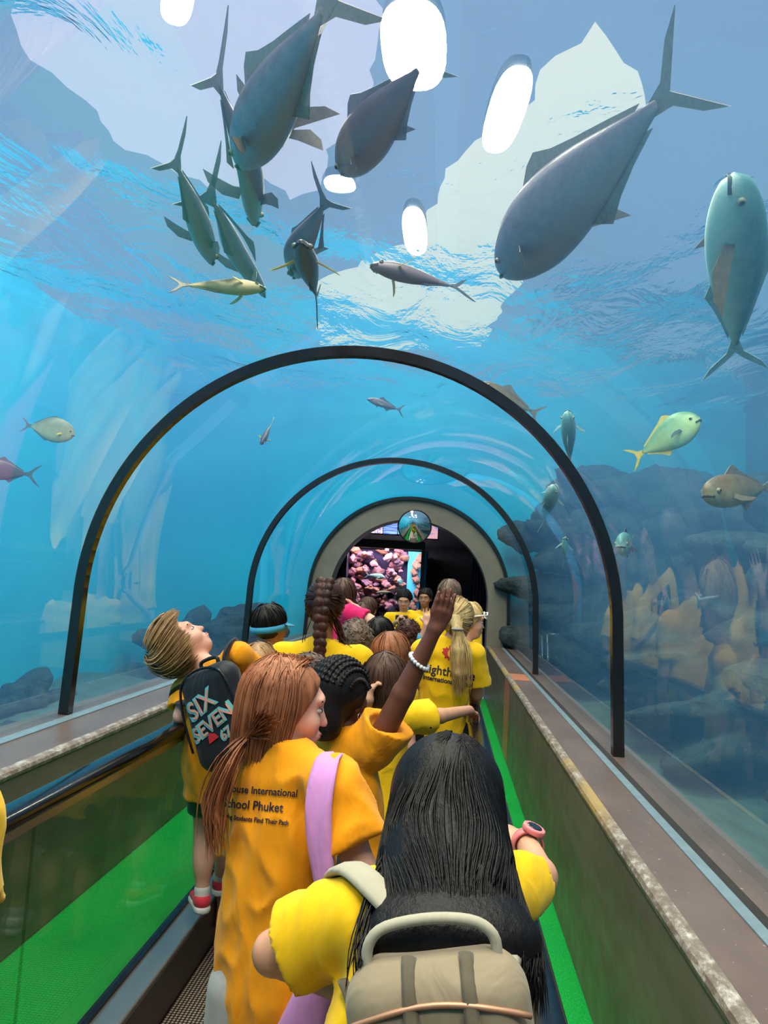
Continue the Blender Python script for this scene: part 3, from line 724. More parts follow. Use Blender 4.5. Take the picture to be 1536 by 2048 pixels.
def person(name, label, J, skin='light', shirt=YEL, hem=0.46, h=0.008, hk=1.0, bw=1.0, belly=1.0, sleeve=0.62, fold=1.5, bottoms=None, short=0.5, shoes=None, group='school group on the moving walkway', hands='LR', slv=1.0, face=True, seed=0, legs=True, depth=1.0, hh=None):
    """body (one continuous skin), shirt, shorts/skirt, shoes; returns handles"""
    p = Person(); p.J = J; s = J['s']; r = unit(J['shR']-J['shL']); up = unit(J['neck']-J['pel']); fw = unit(np.cross(up, r)); p.r, p.up, p.fw = r, up, fw
    base = (J['anL']+J['anR'])/2 if legs else J['pel']
    root = empty(name, tuple(base), label, 'person', group); p.root = root
    hs, Rm, Wh = head_sdf(J, hk); p.Rm, p.Wh, p.hk = Rm, Wh, hk
    hw = np.linalg.norm(J['shR']-J['shL'])/2
    sk = [(hs, 0), (cap(J['neck']-up*.02, J['head']-Rm[2]*.05*hk-Rm[1]*.01, .040*s*bw+.004, .038*s*bw+.004), .02)]
    sk.append((ecap(J['neck']-up*.06*s, J['pel'], r, hw*.80, .055*s*bw, hw*.74, .062*s*bw), .04))
    for n in 'LR':
        sk.append((cap(J['sh'+n], J['el'+n], .040*s*bw, .034*s*bw), .03)); sk.append((cap(J['el'+n], J['wr'+n], .034*s*bw, .022*s*bw), .012))
        if n in hands: sk += hand_sdf(J['wr'+n], J['hd'+n], J['pn'+n], J.get('th'+n, fw), J.get('hs', 1.0)*0.86*max(s, .85), J.get('cu'+n, .5), J.get('sp'+n, 1.0))
        if legs:
            sk.append((cap(J['hip'+n], J['kn'+n], .066*s*bw, .046*s*bw), .02)); sk.append((cap(J['kn'+n], J['an'+n], .046*s*bw, .030*s*bw), .012))
            cf = J['kn'+n]*.65+J['an'+n]*.35-unit(J['toe'+n]-J['an'+n])*.012; sk.append((ell(cf, A3(.044, .046, .09)*s*bw), .03))
    f = union(sk); pts = [v for k, v in J.items() if k[:2] in ('sh', 'el', 'wr', 'hi', 'kn', 'an') or k in ('head', 'pel', 'neck')]
    if not legs: pts = [v for k, v in J.items() if k[:2] in ('sh', 'el', 'wr') or k in ('head', 'pel', 'neck')]
    lo, hi = bounds(pts, .19); hs_ = hh or h
    p.fbody = f; p.body = build('body', f, lo, hi, hs_, SK[skin], root)
    # shirt
    hemp = J['pel']-up*(J['pel']-J['neck'])@(-up)*0+(-up)*(hem-0.46)*J['h']
    to = [(ecap(J['neck']-up*.075*s, J['pel']-up*.02, r, hw*.90, .076*s*depth*belly, hw*1.0*belly, .092*s*depth*belly), 0)]
    to.append((ecap(J['chest'], J['pel']-up*.22*s, r, hw*.86*belly, .078*s*depth, hw*1.08*belly, .100*s*depth*belly), .05))
    for n in 'LR':
        to.append((cap(J['neck']-up*.012*s, J['sh'+n]-up*.008, .046*s*bw, .050*s*bw), .035))
    to = union(to)
    hemq = J['pel']-up*(hem-0.40)*J['h']
    body_ = inter(to, plane(hemq, -up)); sl = []
    for n in 'LR':
        d = J['el'+n]-J['sh'+n]; e = J['sh'+n]+d*sleeve
        sl.append(diff(inter(cap(J['sh'+n], e+d*.12, .052*s*bw*slv, .064*s*bw*slv), plane(e, d)), cap(e-d*.02, e+d*.3, .046*s*bw*slv, .050*s*bw*slv)))
    nk = ell(J['neck']+up*.035*s+fw*.01, A3(.052, .052, .040)*s)
    fs = diff(union([(body_, 0), (sl[0], .035*s), (sl[1], .035*s)]), nk)
    fs = disp(fs, (.0042*fold, (13, 13, 4.5), seed, 1), (.0024*fold, (30, 30, 20), seed+3, 1), (.007*fold, (9, 9, 10), seed+7))
    p.fshirt = fs; p.shirt = build('shirt', fs, lo-.03, hi+.03, h, shirt, root)
    if bottoms is not None:
        it = [(ecap(J['pel']+up*.03, J['pel']-up*.08*s, r, hw*.80, .085*s, hw*.84, .09*s), 0)]
        for n in 'LR':
            d = J['kn'+n]-J['hip'+n]; e = J['hip'+n]+d*short
            it.append((inter(cap(J['hip'+n], e+d*.1, .078*s*bw, .080*s*bw), plane(e, d)), .03))
        p.fsh = disp(union(it), (.004, (15, 15, 8), seed+2)); lo2, hi2 = bounds([J['pel'], J['hipL'], J['hipR'], J['knL'], J['knR'], J['anL'], J['anR']], .16)
        p.shorts = build('shorts', p.fsh, lo2, hi2, h*1.2, bottoms, root)
    if shoes is not None and legs:
        for n in 'LR':
            a, t = J['an'+n], J['toe'+n]; d = unit(A3(t[0]-a[0], t[1]-a[1], 0)); sd = np.cross(d, [0, 0, 1.0]); z = a[2]-.040*s
            up_ = union([(ecap(A3(a[0], a[1], z+.035*s)-d*.015, A3(a[0], a[1], z+.022*s)+d*.10*s, sd, .034*s, .034*s, .036*s, .020*s), 0), (cap(A3(*a)-d*.004, A3(a[0], a[1], z+.03), .033*s, .034*s), .02)])
            up_ = inter(up_, plane((0, 0, z+.010*s), (0, 0, -1)), plane((0, 0, a[2]+.018*s), (0, 0, 1)))
            lo2, hi2 = bounds([a, A3(a[0], a[1], z)+d*.13*s], .08)
            so = build('shoe', up_, lo2, hi2, .005, shoes[0], root)
            sole = inter(ecap(A3(a[0], a[1], z)-d*.018, A3(a[0], a[1], z)+d*.10*s, sd, .037*s, .030, .040*s, .030), plane((0, 0, z+.014*s), (0, 0, 1)), plane((0, 0, z-.012*s), (0, 0, -1)))
            build('sole', sole, lo2, hi2, .005, shoes[1], so)
            sock = inter(cap(a, a+(J['kn'+n]-a)*.14, .034*s*bw, .036*s*bw), plane(a, (0, 0, -1)))
            build('sock', sock, a-.1, a+.1, .005, WHT, root)
    if face:
        for sg in (-1, 1):
            e = ell(Wh(sg*.031, .0735, .003), A3(.0125, .011, .0062)*hk, Rm); eo = build('eye', e, Wh(sg*.031, .0735, .003)-.02, Wh(sg*.031, .0735, .003)+.02, .003, EYEW, root)
            c = Wh(sg*.031, .0810, .003); build('iris', ell(c, A3(.0065, .005, .0058)*hk, Rm), c-.012, c+.012, .0022, EYED, eo)
            c0, c1 = Wh(sg*.018, .088, .026), Wh(sg*.046, .078, .027); build('eyebrow', cap(c0, c1, .0035, .0028), np.minimum(c0, c1)-.01, np.maximum(c0, c1)+.01, .0022, EYED, root)
        c = Wh(0, .0905, -.060); build('lips', union([(ell(Wh(0, .088, -.056), A3(.018, .009, .005)*hk, Rm), 0), (ell(Wh(0, .087, -.064), A3(.015, .009, .005)*hk, Rm), .002)]), c-.03, c+.03, .0025, LIP, root)
    return p
# ------------------------------------------------------------------ hair
def strands(paths, r0, seg=3, taper=True):
    """bundle of tapered tubes, all paths at once"""
    by = {}
    for q in paths: by.setdefault(len(q), []).append(q)
    VV = []; FF = []; off = 0
    for n, qs in by.items():
        Q = np.array(qs); N = len(Q); T = np.gradient(Q, axis=1); T /= np.linalg.norm(T, axis=2, keepdims=True)+1e-9
        a = np.where(np.abs(T[..., 1:2]) < .9, np.array([0, 1.0, 0]), np.array([1.0, 0, 0])); u = np.cross(T, a); u /= np.linalg.norm(u, axis=2, keepdims=True)+1e-9; w = np.cross(T, u)
        t = np.linspace(0, 1, n); rr = r0*np.clip(1.15-t**2*.75, .2, 1); rr[0] *= .5; rr[-1] *= .25; rr = rr*(.7+.6*np.random.RandomState(N).rand(N))[:, None]
        an = 2*np.pi*np.arange(seg)/seg
        V = Q[:, :, None, :]+rr[:, :, None, None]*(np.cos(an)[None, None, :, None]*u[:, :, None]+np.sin(an)[None, None, :, None]*w[:, :, None])
        VV.append(V.reshape(-1, 3)); b = (np.arange(N)[:, None, None]*n+np.arange(n-1)[None, :, None])*seg; k = np.arange(seg)[None, None]; k2 = (k+1) % seg
        FF.append(np.stack([b+k, b+k2, b+seg+k2, b+seg+k], -1).reshape(-1, 4)+off); off += N*n*seg
    return np.vstack(VV), np.vstack(FF)
def scalp_paths(p, n, th1, fall=0.0, grav=(0, 0, -1), jit=0.004, infl=1.0, crown=(0, -.35, 1), front=0.062, npt=9, seed=0, flow=0.0, frontz=0.02, lift=0.0):
    """clumps combed from the crown along the skull; th1 = polar end angle in radians"""
    r = np.random.RandomState(seed); k = p.hk; ax = unit(crown); e1 = unit(np.cross(ax, [1, 0, 0])); e2 = np.cross(ax, e1); out = []
    rad = A3(.083, .102, .096)*infl; cen = A3(0, -.012, .022); g = unit(grav)
    for i in range(n):
        ph = 2*math.pi*(i+r.rand())/n*7.0; q = []; t0 = r.rand()**.7*.75*th1; t1 = min(th1*(0.92+.16*r.rand()), t0+th1*.75); j = 1+r.randn()*jit/.09
        ok = True
        for m in range(npt):
            t = t0+(t1-t0)*m/(npt-1); pp = ph+flow*t
            d = math.cos(t)*ax+math.sin(t)*(math.cos(pp)*e1+math.sin(pp)*e2)
            x = cen+d*rad*(j+lift*(m/(npt-1))**2)
            if x[1] > front and x[2] < frontz+.045+(x[1]-front)*.3: ok = m > 3; break
            q.append(p.Wh(*x))
        if len(q) < 4: continue
        if fall > 0 and ok and len(q) == npt and t1 > th1*.85:
            for m in range(1, 6): q.append(q[-1]+g*fall*.2*(.8+.4*r.rand())+r.randn(3)*.003)
        out.append(np.array(q))
    return out
def hair_cap(p, infl=1.0, low=-.075, front=.050, slope=.75, extra=(), noise=.003, side=0.0, h=.005, name='hair', m=None, nscale=(60, 60, 60), seed=1, cut=True, bbox=None):
    k = p.hk; Rm = p.Rm; W_ = p.Wh
    f = ell(W_(0, -.014, .022), A3(.082, .101, .096)*infl*k, Rm)
    # keep the face free: remove what lies forward of a slanted hairline and below
    f1 = inter(f, plane(W_(0, front, .035), Rm[1]-slope*Rm[2]), plane(W_(0, 0, low), -Rm[2]+Rm[1]*.35))
    fr = inter(f, plane(W_(0, front, .055), -(Rm[2])+.55*Rm[1]))
    it = [(f1, 0), (fr, .01)]+list(extra)
    g = disp(union(it), (noise, nscale, seed))
    c = W_(0, 0, 0); lo, hi = c-.17*k, c+.17*k
    if bbox is not None: lo = np.minimum(lo, bbox[0]); hi = np.maximum(hi, bbox[1])
    p.fhair = g
    p.hair = build(name, g, lo, hi, h, m, p.root); return p.hair
def drape(paths, f, off=.003, it=3):
    """lift strand points that lie inside a surface out onto it"""
    L = [len(q) for q in paths]; P = np.vstack(paths)
    for _ in range(it):
        d = f(P); m = d < off
        if not m.any(): break
        Q = P[m]; e = .003; g = np.stack([f(Q+v)-f(Q-v) for v in np.eye(3)*e], -1)/(2*e); g /= np.linalg.norm(g, axis=1, keepdims=True)+1e-9
        P[m] = Q+g*np.clip(off-d[m], 0, .03)[:, None]
    out = []
    for q in np.split(P, np.cumsum(L)[:-1]):
        for _ in range(3): q[1:-1] = q[1:-1]*.5+(q[:-2]+q[2:])*.25
        out.append(q)
    return out
def add_strands(p, paths, rad, m, name='hair_strands', seg=4, parent=None):
    V, F = strands(paths, rad, 3); o = npmesh(name, V, F, m, parent or p.hair, True); o['kind'] = 'stuff'; return o
# ================================================================== people
CR_S = dict(white=WHT)
def kids_pose(px_, py_, Y, face=(0, 1, 0), **kw): return pose(at(px_, py_, Y), face=face, z0=0.03, **kw)
def leaf_emblem():
    """red maple style crest outline"""
    q = [(0, 1.0), (.12, .72), (.30, .80), (.27, .45), (.55, .62), (.62, .45), (.92, .42), (.78, .18), (.95, .02), (.55, -.25), (.60, -.48), (.28, -.42), (.20, -.62), (0, -.50)]
    q = q+[(-x, y) for x, y in q[-2:0:-1]]; return q
LIONM = mat('lion_print', rgb(236, 178, 40), 0.7)
def emblem(p, O, U, V, D, size, parent, f):
    pts = [(x*size, y*size) for x, y in leaf_emblem()]
    o = printed('crest', poly_mesh(pts, .012), O, U, V, D, f, REDINK, parent)
    fc = [(math.cos(a)*size*.36, math.sin(a)*size*.40+size*.05) for a in np.linspace(0, 2*math.pi, 14)[:-1]]
    printed('crest_face', poly_mesh(fc, .012), O, U, V, D, f, LIONM, o, .0042)
    for sx in (-1, 1):
        e = [(sx*size*.13+math.cos(a)*size*.05, size*.12+math.sin(a)*size*.05) for a in np.linspace(0, 6.28, 7)[:-1]]
        printed('crest_mark', poly_mesh(e), O, U, V, D, f, REDINK, o, .005)
    n = [(-size*.1, -size*.05), (size*.1, -size*.05), (0, -size*.2)]; printed('crest_mark', poly_mesh(n), O, U, V, D, f, REDINK, o, .005)
def lettering(p, lines, O, U, V, D, f, m, parent, bold=.0008):
    for (s, size, dx, dy) in lines:
        printed('lettering', text_mesh(s, size, bold=bold), O+U*dx+V*dy, U, V, D, f, m, parent)

# ---------------------------------------------------------------- near girl, long black hair, beige pack
J = pose(at(893, 1622, 1.36), face=(0.05, 1, -.28), z0=.03, h=1.34)
J['hu'] = A3(0, .28, 1)
J['neck'] = at(872, 1765, 1.25); J['shL'] = at(715, 1838, 1.17); J['shR'] = at(990, 1785, 1.34)
J['elL'] = at(548, 1905, 1.22); J['wrL'] = at(665, 1975, 1.50); J['hdL'] = A3(.5, .6, -.1)
J['elR'] = at(1078, 1752, 1.46); J['wrR'] = at(1052, 1680, 1.60); J['hdR'] = at(990, 1655, 1.64)-J['wrR']; J['pnR'] = A3(0, .1, -1); J['thR'] = A3(-.6, -.4, 0); J['cuR'] = .75
J['pel'] = A3(.52, .98, .70); J['chest'] = (J['neck']*.55+J['pel']*.45)
for n, sg in (('L', -1), ('R', 1)):
    J['hip'+n] = A3(.52+sg*.075, 1.0, .66); J['kn'+n] = A3(.52+sg*.08, 1.02, .37); J['an'+n] = A3(.52+sg*.085, .98, .07); J['toe'+n] = J['an'+n]+A3(0, .13, -.02)
g1 = person('person', 'girl with long straight black hair and a beige backpack leaning on the right handrail', J, 'light', YEL, .50, .006, bottoms=BLK, short=.6, seed=1, bw=1.0, slv=1.12, sleeve=.70, shoes=(WHT, WHT), depth=1.1)
hc = J['head']; bk = [hc+A3(0, -.03, -.02), at(890, 1740, 1.22), at(905, 1880, 1.10), at(905, 1985, 1.08)]
up_ = A3(0, 0, 1.0)
ux_ = A3(1, .1, 0)
ex = [(ecap(g1.Wh(0, -.02, .03), at(890, 1735, 1.24), ux_, .090, .095, .100, .090), .05), (ecap(at(890, 1735, 1.24), bk[2], ux_, .100, .090, .120, .050), .04), (ecap(bk[2], bk[3], ux_, .122, .050, .112, .026), .03)]
hair_cap(g1, 1.02, -.12, .052, .7, ex, .0035, h=.0055, m=HA['black'], nscale=(38, 38, 3), bbox=bounds(bk, .16), seed=2)
r_ = np.random.RandomState(5); ps = []
for i in range(1300):
    a = r_.uniform(-1, 1); c_ = math.sqrt(max(0, 1-a*a)); dp = r_.uniform(-.3, 1.0)
    st = g1.Wh(.012+r_.uniform(-.004, .004)+.012*np.sign(a), r_.uniform(-.075, .06), .116)
    mid = g1.Wh(a*.092, -.03-.07*c_*dp, .055); low = g1.Wh(a*.097, -.03-.085*c_*dp, -.05)
    b1 = at(890, 1745, 1.24)+A3(a*.104, -.094*c_*dp, 0); b2 = at(900, 1880+r_.uniform(-20, 20), 1.11)+A3(a*.127, -.055*c_*dp, 0); b3 = at(905, 1985+r_.uniform(-60, 35), 1.075)+A3(a*.122+r_.uniform(-.01, .01), -.034*c_*dp-.004, 0)
    ps.append(spline([st, mid, low, b1, b2, b3], 18))
ps = drape(ps, g1.fhair, .0025)
add_strands(g1, ps, .0019, HA['black'])
tube('hair_parting', spline([g1.Wh(.012, .05, .108), g1.Wh(.012, .0, .121), g1.Wh(.012, -.05, .116), g1.Wh(.013, -.085, .088)], 12), .0042, HA['brown'], g1.hair, 6)
ps = []      # loose locks hanging forward of the left shoulder
for i in range(34):
    u = r_.rand(); a0 = at(800+r_.uniform(-8, 10), 1640+r_.uniform(-20, 30), 1.28)
    ps.append(spline([at(840, 1560, 1.33)+r_.randn(3)*.008, a0, at(775-30*u, 1760, 1.16)+r_.randn(3)*.004, at(745-40*u+r_.uniform(-6, 6), 1880, 1.06), at(730-35*u+r_.uniform(-10, 30), 1990+r_.uniform(-60, 20), 1.02)], 16))
for i in range(22):
    u = r_.rand(); ps.append(spline([at(960, 1580, 1.33)+r_.randn(3)*.008, at(985, 1680, 1.27)+r_.randn(3)*.005, at(1000+20*u, 1790, 1.2), at(1015+25*u, 1870, 1.13)+r_.randn(3)*.005, at(1020+20*u, 1930+r_.uniform(-30, 40), 1.10)], 14))
add_strands(g1, ps, .0022, HA['black'], 'hair_locks')
# watch
WPK = mat('pink_plastic', rgb(232, 130, 132), .35); WDK = mat('dark_glass', rgb(30, 26, 34), .1)
wd = unit(J['wrR']-J['elR']); wc = J['elR']*.14+J['wrR']*.86
def band(center, d, r, w, name, m, root, sq=1.0, n=24):
    d = unit(d); a = unit(np.cross(d, [0, 0, 1.0])); b = np.cross(a, d); V = []; F = []
    for k in range(n):
        t = 2*math.pi*k/n; e = math.cos(t)*a+math.sin(t)*b*sq
        for (s, rr) in ((-1, r), (1, r), (1, r+.005), (-1, r+.005)): V.append(center+d*s*w/2+e*rr)
    for k in range(n):
        i, j = 4*k, 4*((k+1) % n)
        for q in range(4): F.append((i+q, i+(q+1) % 4, j+(q+1) % 4, j+q))
    return mesh(name, V, F, m, root, True)
wroot = empty('wrist_watch', tuple(wc), 'pink plastic watch on the wrist resting on the right handrail', 'watch')
rw_ = .0275; band(wc, wd, rw_, .020, 'strap', WPK, wroot)
upn = unit(A3(.35, -.25, 1)-wd*(A3(.35, -.25, 1)@wd)); cc = wc+upn*(rw_+.007); lat = np.cross(wd, upn); AX = np.stack([lat, wd, upn])
build('case', inter(ell(cc, A3(.024, .024, .02), AX), plane(cc+upn*.006, upn), plane(cc-upn*.006, -upn)), cc-.04, cc+.04, .0025, WPK, wroot)
build('dial', inter(ell(cc, A3(.017, .017, .02), AX), plane(cc+upn*.0075, upn), plane(cc, -upn)), cc-.04, cc+.04, .0025, WDK, wroot)
# beige backpack
BEI = cloth_mat('beige_canvas', rgb(150, 134, 110), .08); BEID = cloth_mat('beige_dark_canvas', rgb(96, 86, 70), .08); BEIL = cloth_mat('beige_pale_strap', rgb(176, 168, 148), .05); ZIP = mat('zip_tan', rgb(190, 140, 110), .4, .3)
bp = empty('backpack', tuple(at(900, 2100, 1.0)), 'beige canvas school backpack with a padded top loop on the black haired girl', 'backpack')
ub = unit(at(1030, 2000, 1.0)-at(760, 2020, 1.0)); bc = at(895, 2185, 1.02); zb_ = A3(0, .12, 1)
AXb = np.stack([ub, unit(np.cross(zb_, ub)), unit(np.cross(ub, np.cross(zb_, ub)))])
def rbox(c, half, ax, rad):
    def f(P):
        q = np.abs((P-c)@ax.T)-(half-rad); o = np.maximum(q, 0); return np.sqrt((o**2).sum(1))+np.minimum(q.max(1), 0)-rad
    return f
fb_ = disp(rbox(bc, A3(.122, .062, .165), AXb, .055), (.004, (16, 16, 16), 3))
build('bag_body', fb_, bc-.3, bc+.3, .006, BEI, bp)
bc2 = bc+AXb[1]*0-AXb[1]*np.sign((CAMP-bc)@AXb[1])*0; od = AXb[1]*np.sign((CAMP-bc)@AXb[1])
fp_ = disp(rbox(bc+od*.055-AXb[2]*.045, A3(.112, .036, .12), AXb, .034), (.003, (18, 18, 18), 5)); pk = build('front_pocket', fp_, bc-.3, bc+.3, .006, BEI, bp)
for dz, yy in ((.118, .036), (.098, .052)):
    q = [bc+AXb[0]*x+AXb[2]*(dz-.02*abs(x/.12)**3)+od*(yy+.012) for x in np.linspace(-.118, .118, 15)]
    tube('zipper', drape([np.array(q)], lambda P: np.minimum(fb_(P), fp_(P)), .003)[0], .0038, ZIP, bp, 6)
for x in (-.03, .045):
    q = [bc+AXb[0]*x+AXb[2]*z+od*y for z, y in ((.16, .02), (.12, .058), (.06, .095), (-.05, .10))]; tube('webbing', drape([spline(q, 14)], lambda P: np.minimum(fb_(P), fp_(P)), .003)[0], .010, BEID, bp, 6, True, .35)
hl = [bc+AXb[0]*x+AXb[2]*z+od*.005 for x, z in ((-.088, .145), (-.086, .178), (-.062, .200), (0, .207), (.058, .200), (.084, .180), (.085, .148))]
tube('top_loop', spline(hl, 24), .0095, BEIL, bp, 8, True, .8)
sl_ = [at(650, 1800, 1.27), at(672, 1772, 1.23), at(720, 1768, 1.165), at(790, 1815, 1.115), at(840, 1880, 1.10), at(850, 1960, 1.10)]
tube('shoulder_strap', drape([spline(sl_, 24)], g1.fshirt, .012)[0], .026, BEIL, bp, 8, True, .35)
tube('shoulder_strap', spline([at(985, 1740, 1.24), at(1010, 1800, 1.17), at(1010, 1900, 1.08), at(980, 1990, .99)], 20), .024, BEIL, bp, 8, True, .35)
tube('side_strap', spline([at(690, 1960, 1.10), at(706, 2000, 1.06), at(722, 2070, 1.02)], 8), .012, BEID, bp, 6, True, .3)

# ---------------------------------------------------------------- auburn girl with lilac strap
J = pose(at(572, 1412, 1.78), face=(.95, .32, -.10), z0=.03, h=1.40)
J['neck'] = at(568, 1502, 1.74); J['shL'] = at(482, 1553, 1.80); J['shR'] = at(662, 1560, 1.66); J['pel'] = at(548, 1935, 1.72); J['chest'] = (J['neck']*.6+J['pel']*.4)
J['elR'] = at(722, 1742, 1.62); J['wrR'] = at(790, 1770, 1.86); J['elL'] = at(500, 1740, 1.98); J['wrL'] = at(590, 1700, 2.15); J['hdR'] = A3(.4, .8, .1); J['hdL'] = A3(.6, .6, .2)
for n, sg in (('L', -1), ('R', 1)):
    J['hip'+n] = J['pel']+A3(sg*.07, .0, -.05); J['kn'+n] = J['pel']+A3(sg*.075, .01, -.36); J['an'+n] = A3(J['kn'+n][0], J['kn'+n][1]-.01, .075); J['toe'+n] = J['an'+n]+A3(.02, .13, -.02)
g2 = person('person', 'girl with straight auburn hair tied low in profile wearing yellow shirt and lilac strap', J, 'fair', YEL_WARM, .52, .006, bottoms=GRY, short=.75, seed=4, shoes=(WHT, WHT), slv=1.2, sleeve=.66, belly=1.02, depth=1.05, fold=2.0, hh=.005)
ex = [(ell(g2.Wh(0, -.02, -.03), A3(.083, .088, .10), g2.Rm), .03)]
def auburn():
    W_ = g2.Wh; Rm = g2.Rm
    f = union([(ell(W_(0, -.014, .022), A3(.083, .103, .097), Rm), 0), (ell(W_(0, -.028, -.045), A3(.080, .078, .085), Rm), .03)])
    keep = union([(inter(f, plane(W_(0, .052, .03), Rm[1]-.5*Rm[2])), 0)])
    # the face stays free, a side curtain of hair covers the ear
    g2.fhair = disp(inter(keep, plane(W_(0, .0, -.12), -Rm[2])), (.004, (40, 40, 7), 3)); c = g2.J['head']
    g2.hair = build('hair', g2.fhair, c-.18, c+.18, .005, HA['auburn'], g2.root)
auburn()
ps = []; r_ = np.random.RandomState(8)
for i in range(520):
    a = r_.uniform(-1.15, .98); th = a*math.pi*.62
    st = g2.Wh(.0+r_.uniform(-.01, .01), r_.uniform(-.05, .05), .121)
    # around the skull: angle measured from the back
    x, y = math.sin(th), -math.cos(th)
    m1 = g2.Wh(x*.072, -.014+y*.09, .085); m2 = g2.Wh(x*.087, -.014+y*.105, .015); m3 = g2.Wh(x*.085, -.020+y*.098, -.06); m4 = g2.Wh(x*.080, -.025+y*.085, -.118+r_.uniform(-.02, .01))
    ps.append(spline([st, m1, m2, m3, m4], 13)*1.0+r_.randn(3)*.0018)
tie = at(492, 1478, 1.70)
for i in range(150):
    o = r_.randn(3)*A3(.0075, .009, .006); u = r_.rand()
    ps.append(spline([at(535, 1440, 1.66)+r_.randn(3)*.012, tie+o*.5, at(455, 1530, 1.665)+o*1.2, at(432-10*u, 1610, 1.66)+o*1.5, at(424+12*u, 1690+r_.uniform(-50, 30), 1.66)+o*1.3], 14))
ps = drape(ps[:520], g2.fhair, .002)+ps[520:]
add_strands(g2, ps, .0026, HA['auburn'])
tube('hair_tie', spline([tie+A3(math.cos(t)*.014, math.sin(t)*.012, math.sin(t)*.008) for t in np.linspace(0, 6.28, 9)], 18), .004, BLK, g2.root, 6)
# lettering on the back
bkO = at(512, 1580, 1.62); U = g2.r; D = unit(g2.fw); V_ = unit(np.cross(U, D)); V_ = V_ if V_[2] > 0 else -V_
D = unit(ray(520, 1590)*1.0); U = unit(at(600, 1580, 1.64)-at(440, 1568, 1.68)); V_ = -unit(np.cross(U, D)); V_ = V_ if V_[2] > 0 else -V_
lettering(g2, [('Lighthouse International', .0222, -.012, .0), ('School Phuket', .0265, -.011, -.033), ('Helping Students Find Their Path', .0135, -.007, -.058)], at(515, 1588, 1.66), U, V_, D, g2.fshirt, INK, g2.shirt, .0004)
# lilac strap and bag
lb = empty('sling_bag', tuple(at(620, 2000, 1.60)), 'lilac cloth sling bag hanging from the shoulder of the auburn haired girl', 'bag')
def ribbon(name, ctrl, widths, m, parent, lat, thick=.004, n=26, cling=None):
    C = spline(ctrl, n)
    if cling is not None: C = drape([C], cling, .008)[0]
    Wd = np.interp(np.linspace(0, 1, n), np.linspace(0, 1, len(widths)), widths); V = []; F = []
    for i in range(n):
        t = unit(C[min(i+1, n-1)]-C[max(i-1, 0)]); l = unit(np.asarray(lat)-t*(np.asarray(lat)@t)); nn = np.cross(t, l)
        for a in (-1, -.5, 0, .5, 1):
            b = .006*math.sin(a*4+i*.4); V.append(C[i]+l*a*Wd[i]+nn*(b+thick))
        for a in (1, .5, 0, -.5, -1):
            b = .006*math.sin(a*4+i*.4); V.append(C[i]+l*a*Wd[i]+nn*(b-thick))
    for i in range(n-1):
        for k in range(10): F.append((i*10+k, i*10+(k+1) % 10, (i+1)*10+(k+1) % 10, (i+1)*10+k))
    F += [tuple(range(9, -1, -1)), tuple((n-1)*10+k for k in range(10))]
    return mesh(name, V, F, m, parent, True)
ribbon('strap', [at(676, 1570, 1.84), at(668, 1540, 1.74), at(660, 1532, 1.64), at(645, 1560, 1.585), at(636, 1640, 1.56), at(645, 1740, 1.55), at(655, 1830, 1.55), at(640, 1925, 1.55)], [.026, .026, .028, .03, .027, .023, .020, .03], LILAC, lb, U, cling=g2.fshirt)
build('pouch', disp(ecap(at(640, 1950, 1.56), at(590, 2130, 1.60), U, .030, .02, .072, .032), (.005, (20, 20, 10), 2)), *bounds([at(640, 1950, 1.56), at(590, 2130, 1.60)], .1), .006, LILAC, lb)

# ---------------------------------------------------------------- boy leaning back with a black backpack
J = pose(at(362, 1290, 2.95), face=(.45, .25, .85), z0=.20, h=1.22)
J['hu'] = A3(-.85, -.30, .42)
J['neck'] = at(432, 1330, 2.93); J['shL'] = at(372, 1378, 2.98); J['shR'] = at(478, 1310, 2.86); J['pel'] = at(432, 1530, 2.92); J['chest'] = at(440, 1420, 2.90)
J['elL'] = at(362, 1432, 2.92); J['wrL'] = at(352, 1458, 3.06); J['hdL'] = A3(-.2, .8, -.2); J['elR'] = at(530, 1360, 2.98); J['wrR'] = at(520, 1400, 3.18); J['pnL'] = A3(0, 0, -1)
J['hipL'] = at(412, 1545, 2.94); J['knL'] = at(408, 1668, 2.98); J['anL'] = at(404, 1796, 2.97); J['toeL'] = J['anL']+A3(-.06, .10, -.02)
J['hipR'] = at(455, 1545, 2.94); J['knR'] = at(452, 1660, 3.10); J['anR'] = at(440, 1763, 3.24); J['toeR'] = J['anR']+A3(-.03, .11, -.02)
RED = cloth_mat('red_shoe', rgb(228, 58, 78))
b1 = person('person', 'boy in green shorts and red shoes leaning back to look up, black backpack on', J, 'fair', YEL_WARM, .50, .007, bottoms=GRN, short=.62, shoes=(RED, WHT), seed=6, hk=1.02, sleeve=.7)
hair_cap(b1, 1.0, -.085, .045, .75, (), .004, h=.005, m=HA['sandy'], nscale=(45, 45, 45))
add_strands(b1, scalp_paths(b1, 900, 2.0, 0, jit=.010, infl=1.05, crown=(.1, -.75, .7), front=.06, seed=3, flow=.9, lift=.16), .0030, HA['sandy'])
k_ = empty('backpack', tuple(at(430, 1500, 2.75)), 'black school backpack lettered SIX SEVEN on the boy leaning back', 'backpack')
c0 = at(440, 1432, 2.74); ux = unit(at(492, 1412, 2.70)-at(385, 1450, 2.78)); uz = unit(at(428, 1350, 2.76)-at(455, 1520, 2.74)); uy = unit(np.cross(uz, ux)); uz = np.cross(ux, uy)*1.0; AXk = np.stack([ux, uy, uz])
BPK = cloth_mat('black_nylon', rgb(20, 24, 34), .1, .5)
fk = disp(union([(rbox(c0, A3(.125, .062, .19), AXk, .06), 0)]), (.004, (14, 14, 14), 4)); kb = build('bag_body', fk, c0-.32, c0+.32, .006, BPK, k_)
ok_ = uy*np.sign((CAMP-c0)@uy)
